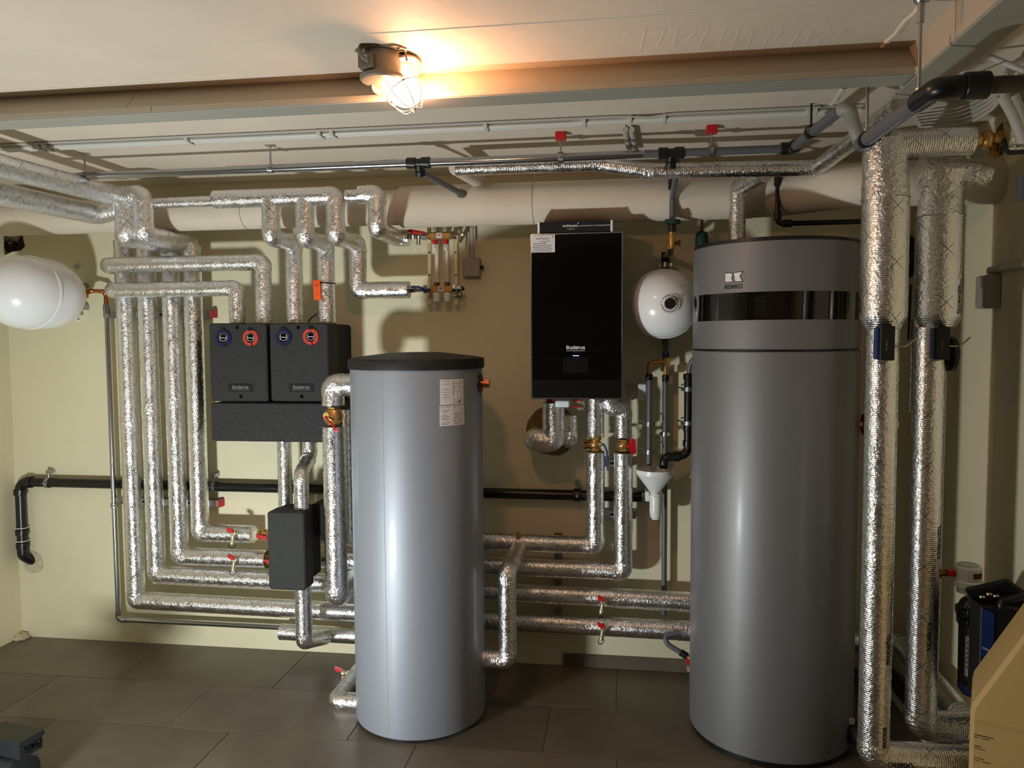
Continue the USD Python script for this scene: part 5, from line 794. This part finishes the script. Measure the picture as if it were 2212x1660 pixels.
sg = part(t, 'sign', (np.array([(x8+.002+i*.040, y8-.002-k*.002, z) for k in (0, 1) for i, z in ((0, zt8-.006), (1, zt8-.024), (1, zt8-.205), (0, zt8-.178))]), hull([(x8+.002+i*.040, y8-.002-k*.002, z) for k in (0, 1) for i, z in ((0, zt8-.006), (1, zt8-.024), (1, zt8-.205), (0, zt8-.178))])[1]) if False else hull([(x8+.002+i*.040, y8-.002-k*.002, z) for k in (0, 1) for i, z in ((0, zt8-.006), (1, zt8-.024), (1, zt8-.205), (0, zt8-.178))]), 'label_blue', 'blue sign with white word', smooth=False)
part(sg, 'lettering', put(text('optiline', .0085, .0006), (x8+.022, y8-.0042, zt8-.155), (1, 0, -.55), (.1, 0, 1)), 'white_print', smooth=False)
t = thing('hinged_plate', 'flat black hinged plate standing over the control box', 'plate'); h0 = [A(2086, 1270, -1.12), A(2175, 1250, -1.15), A(2212, 1276, -1.12), A(2206, 1300, -1.08), A(2098, 1290, -1.05)]
part(t, 'plate', hull(h0+[q+V(0, 0, -.012) for q in h0]), 'black_matt', smooth=False); part(t, 'hinge', cat(*[cbox(A(px, py, -1.14), (.018, .012, .008), .002) for px, py in ((2122, 1290), (2137, 1284), (2152, 1288))]), 'nickel'); part(t, 'arm', tube(fillet([A(2212, 1288, -1.16), A(2165, 1300, -1.17), A(2160, 1314, -1.17), A(2196, 1320, -1.18)], .02), .014, 14), 'black_plastic')
p = A(2206, 1368, -1.3); solo('brass_cap', 'round brass cap peeping above the cream tank shoulder', 'cap', lathe(p, unit((-.3, -1, 0)), [(0, 0), (.020, 0), (.022, .006), (.018, .012), (.010, .012), (0, .010)], 24), 'brass')
# ================================================================== LAMP ON THE CEILING
cl = V(-.705, -1.735, HC); t = thing('bulkhead_lamp', 'lit caged bulkhead lamp on the ceiling', 'lamp')
part(t, 'base_plate', hull([(cl[0]+a, cl[1]+b, HC-c) for a, b in ((-.075, -.03), (-.045, -.06), (.055, -.055), (.08, -.02), (.06, .05), (-.06, .05)) for c in (0, .006)]), 'cast', smooth=False)
part(t, 'housing', lathe(cl+V(0, 0, -.088), (0, 0, 1), [(0, 0), (.062, 0), (.068, .004), (.068, .014), (.060, .018), (.054, .082), (0, .084)], 36), 'cast')
part(t, 'bracket', cat(hull([cl+V(-.03+a, -.058+b, -.066+c) for a in (-.022, .022) for b in (-.012, .02) for c in (0, .04)]), tube(fillet([cl+V(-.05, -.05, -.002), cl+V(-.048, -.075, -.02), cl+V(-.034, -.078, -.042), cl+V(-.02, -.07, -.05)], .012), .007, 10)), 'cast'); part(t, 'screw', lathe(cl+V(-.03, -.074, -.042), (0, -1, 0), [(0, 0), (.010, 0), (.010, .006), (0, .007)], 14), 'galvanised')
part(t, 'hook', tube(fillet([cl+V(.055, -.03, -.012), cl+V(.078, -.035, -.012), cl+V(.085, -.035, -.045)], .01), .003, 8), 'cast')
gc = A(880, 206, -1.685); gd = unit(V(.44, -.10, -.74)); gs = gc-gd*.075
part(t, 'neck_hood', lathe(gs-gd*.045, gd, [(0, 0), (.024, 0), (.030, .02), (.070, .038), (.084, .042), (.084, .050), (0, .050)], 32), 'cast')  # neck with a wide flange added to shade the ceiling from the dome
part(t, 'glass_dome', lathe(gs, gd, [(.040, 0)]+[(.051*math.cos(a), .046+.064*math.sin(a)) for a in np.linspace(-.75, math.pi/2-.02, 16)]+[(0, .110)], 40), 'bulb_glow', 'glowing glass dome')
n1 = unit(np.cross(gd, V(0, 0, 1))); n2 = np.cross(gd, n1); q = []
for k in range(4):
    a = math.pi/4*k+.3; e = n1*math.cos(a)+n2*math.sin(a); q.append(tube(resample(fillet([gs+e*.057, gs+e*.060+gd*.077, gs+e*.038+gd*.119, gs+gd*.125, gs-e*.038+gd*.119, gs-e*.060+gd*.077, gs-e*.057], .03), .006), .0016, 6))
part(t, 'guard_ring', cat(ring(gs+gd*.060, gd, .060, .0018, 40, 6)), 'nickel'); part(t, 'guard_ring', ring(gs+gd*.005, gd, .057, .004, 40, 8), 'nickel')
for m in q: part(t, 'guard_wire', m, 'nickel')
for e in (n1, -n1): part(t, 'latch', hull([gs+e*.061+V(a, b, c) for a in (-.006, .006) for b in (-.006, .006) for c in (-.014, .008)]), 'cast', smooth=False)
# ================================================================== MOTOR PUMP AT THE LEFT FOREGROUND
pc = A(40, 1612, -1.52); t = thing('pump_motor', 'small black electric pump motor cut off by the bottom left corner', 'motor'); xe3 = A(56, 1610, -1.52)[0]; zt3 = lev(60, 1592, -1.50); ax = unit((1, -.18, 0)); ay = unit((.18, 1, 0)); Rm = .072; mc = V(A(40, 1676, -1.48)[0]-.05, -1.48, lev(60, 1676, -1.48))
part(t, 'terminal_box', hull([V(xe3, -1.49, zt3)+ax*a+ay*b+V(0, 0, c) for a, b, c in ((0, .05, -.003), (0, -.05, -.003), (-.20, .05, 0), (-.20, -.05, 0), (0, .055, -.022), (0, -.055, -.022), (-.2, .055, -.02), (-.2, -.055, -.02))]), 'motor_black', smooth=False)
part(t, 'box_body', hull([V(xe3, -1.49, zt3)+ax*a+ay*b+V(0, 0, c) for a in (-.006, -.19) for b in (-.047, .047) for c in (-.024, -.072)]), 'motor_black', smooth=False)
for b in (-.02, .02): part(t, 'cable_gland', lathe(V(xe3, -1.49, zt3-.045)+ay*b-ax*.008, ax, [(0, 0), (.013, 0), (.013, .008), (.009, .012), (.009, .02), (0, .02)], 16), 'black_gloss')
part(t, 'frame', lathe(mc-ax*.16, ax, [(0, 0), (Rm, .0), (Rm, .18), (0, .18)], 40), 'motor_black')
for k in range(20):
    an = 2*math.pi*k/20; e = ay*math.cos(an)+V(0, 0, 1)*math.sin(an); s = V(0, 0, 1)*math.cos(an)-ay*math.sin(an); part(t, 'cooling_fin', hull([mc+e*r_+s*w_+ax*l for r_ in (Rm-.003, Rm+.014) for w_ in (-.0018, .0018) for l in (-.155, .01)]), 'motor_black', smooth=False)
fcv = part(t, 'fan_cover', lathe(mc+ax*.02, ax, [(0, 0), (Rm+.014, 0), (Rm+.016, .006), (Rm+.016, .045), (Rm+.006, .058), (Rm-.012, .062), (0, .062)], 44), 'motor_black')
part(fcv, 'grille', cat(*[ring(mc+ax*.0625, ax, r_, .0022, 32, 6) for r_ in (.014, .026, .038, .050)], *[tube([mc+ax*.0635+(ay*math.cos(k)+V(0, 0, 1)*math.sin(k))*.012, mc+ax*.0635+(ay*math.cos(k)+V(0, 0, 1)*math.sin(k))*.056], .002, 6) for k in np.linspace(0, 6.283, 13)[:-1]]), 'motor_black', kind='stuff')
part(t, 'foot', hull([mc+ax*a+ay*b+V(0, 0, c) for a in (-.15, -.01) for b, c in ((-.055, -Rm-.012), (.055, -Rm-.012), (-.075, -mc[2]+.0), (.075, -mc[2]+.0))]), 'motor_black', smooth=False)
finish()
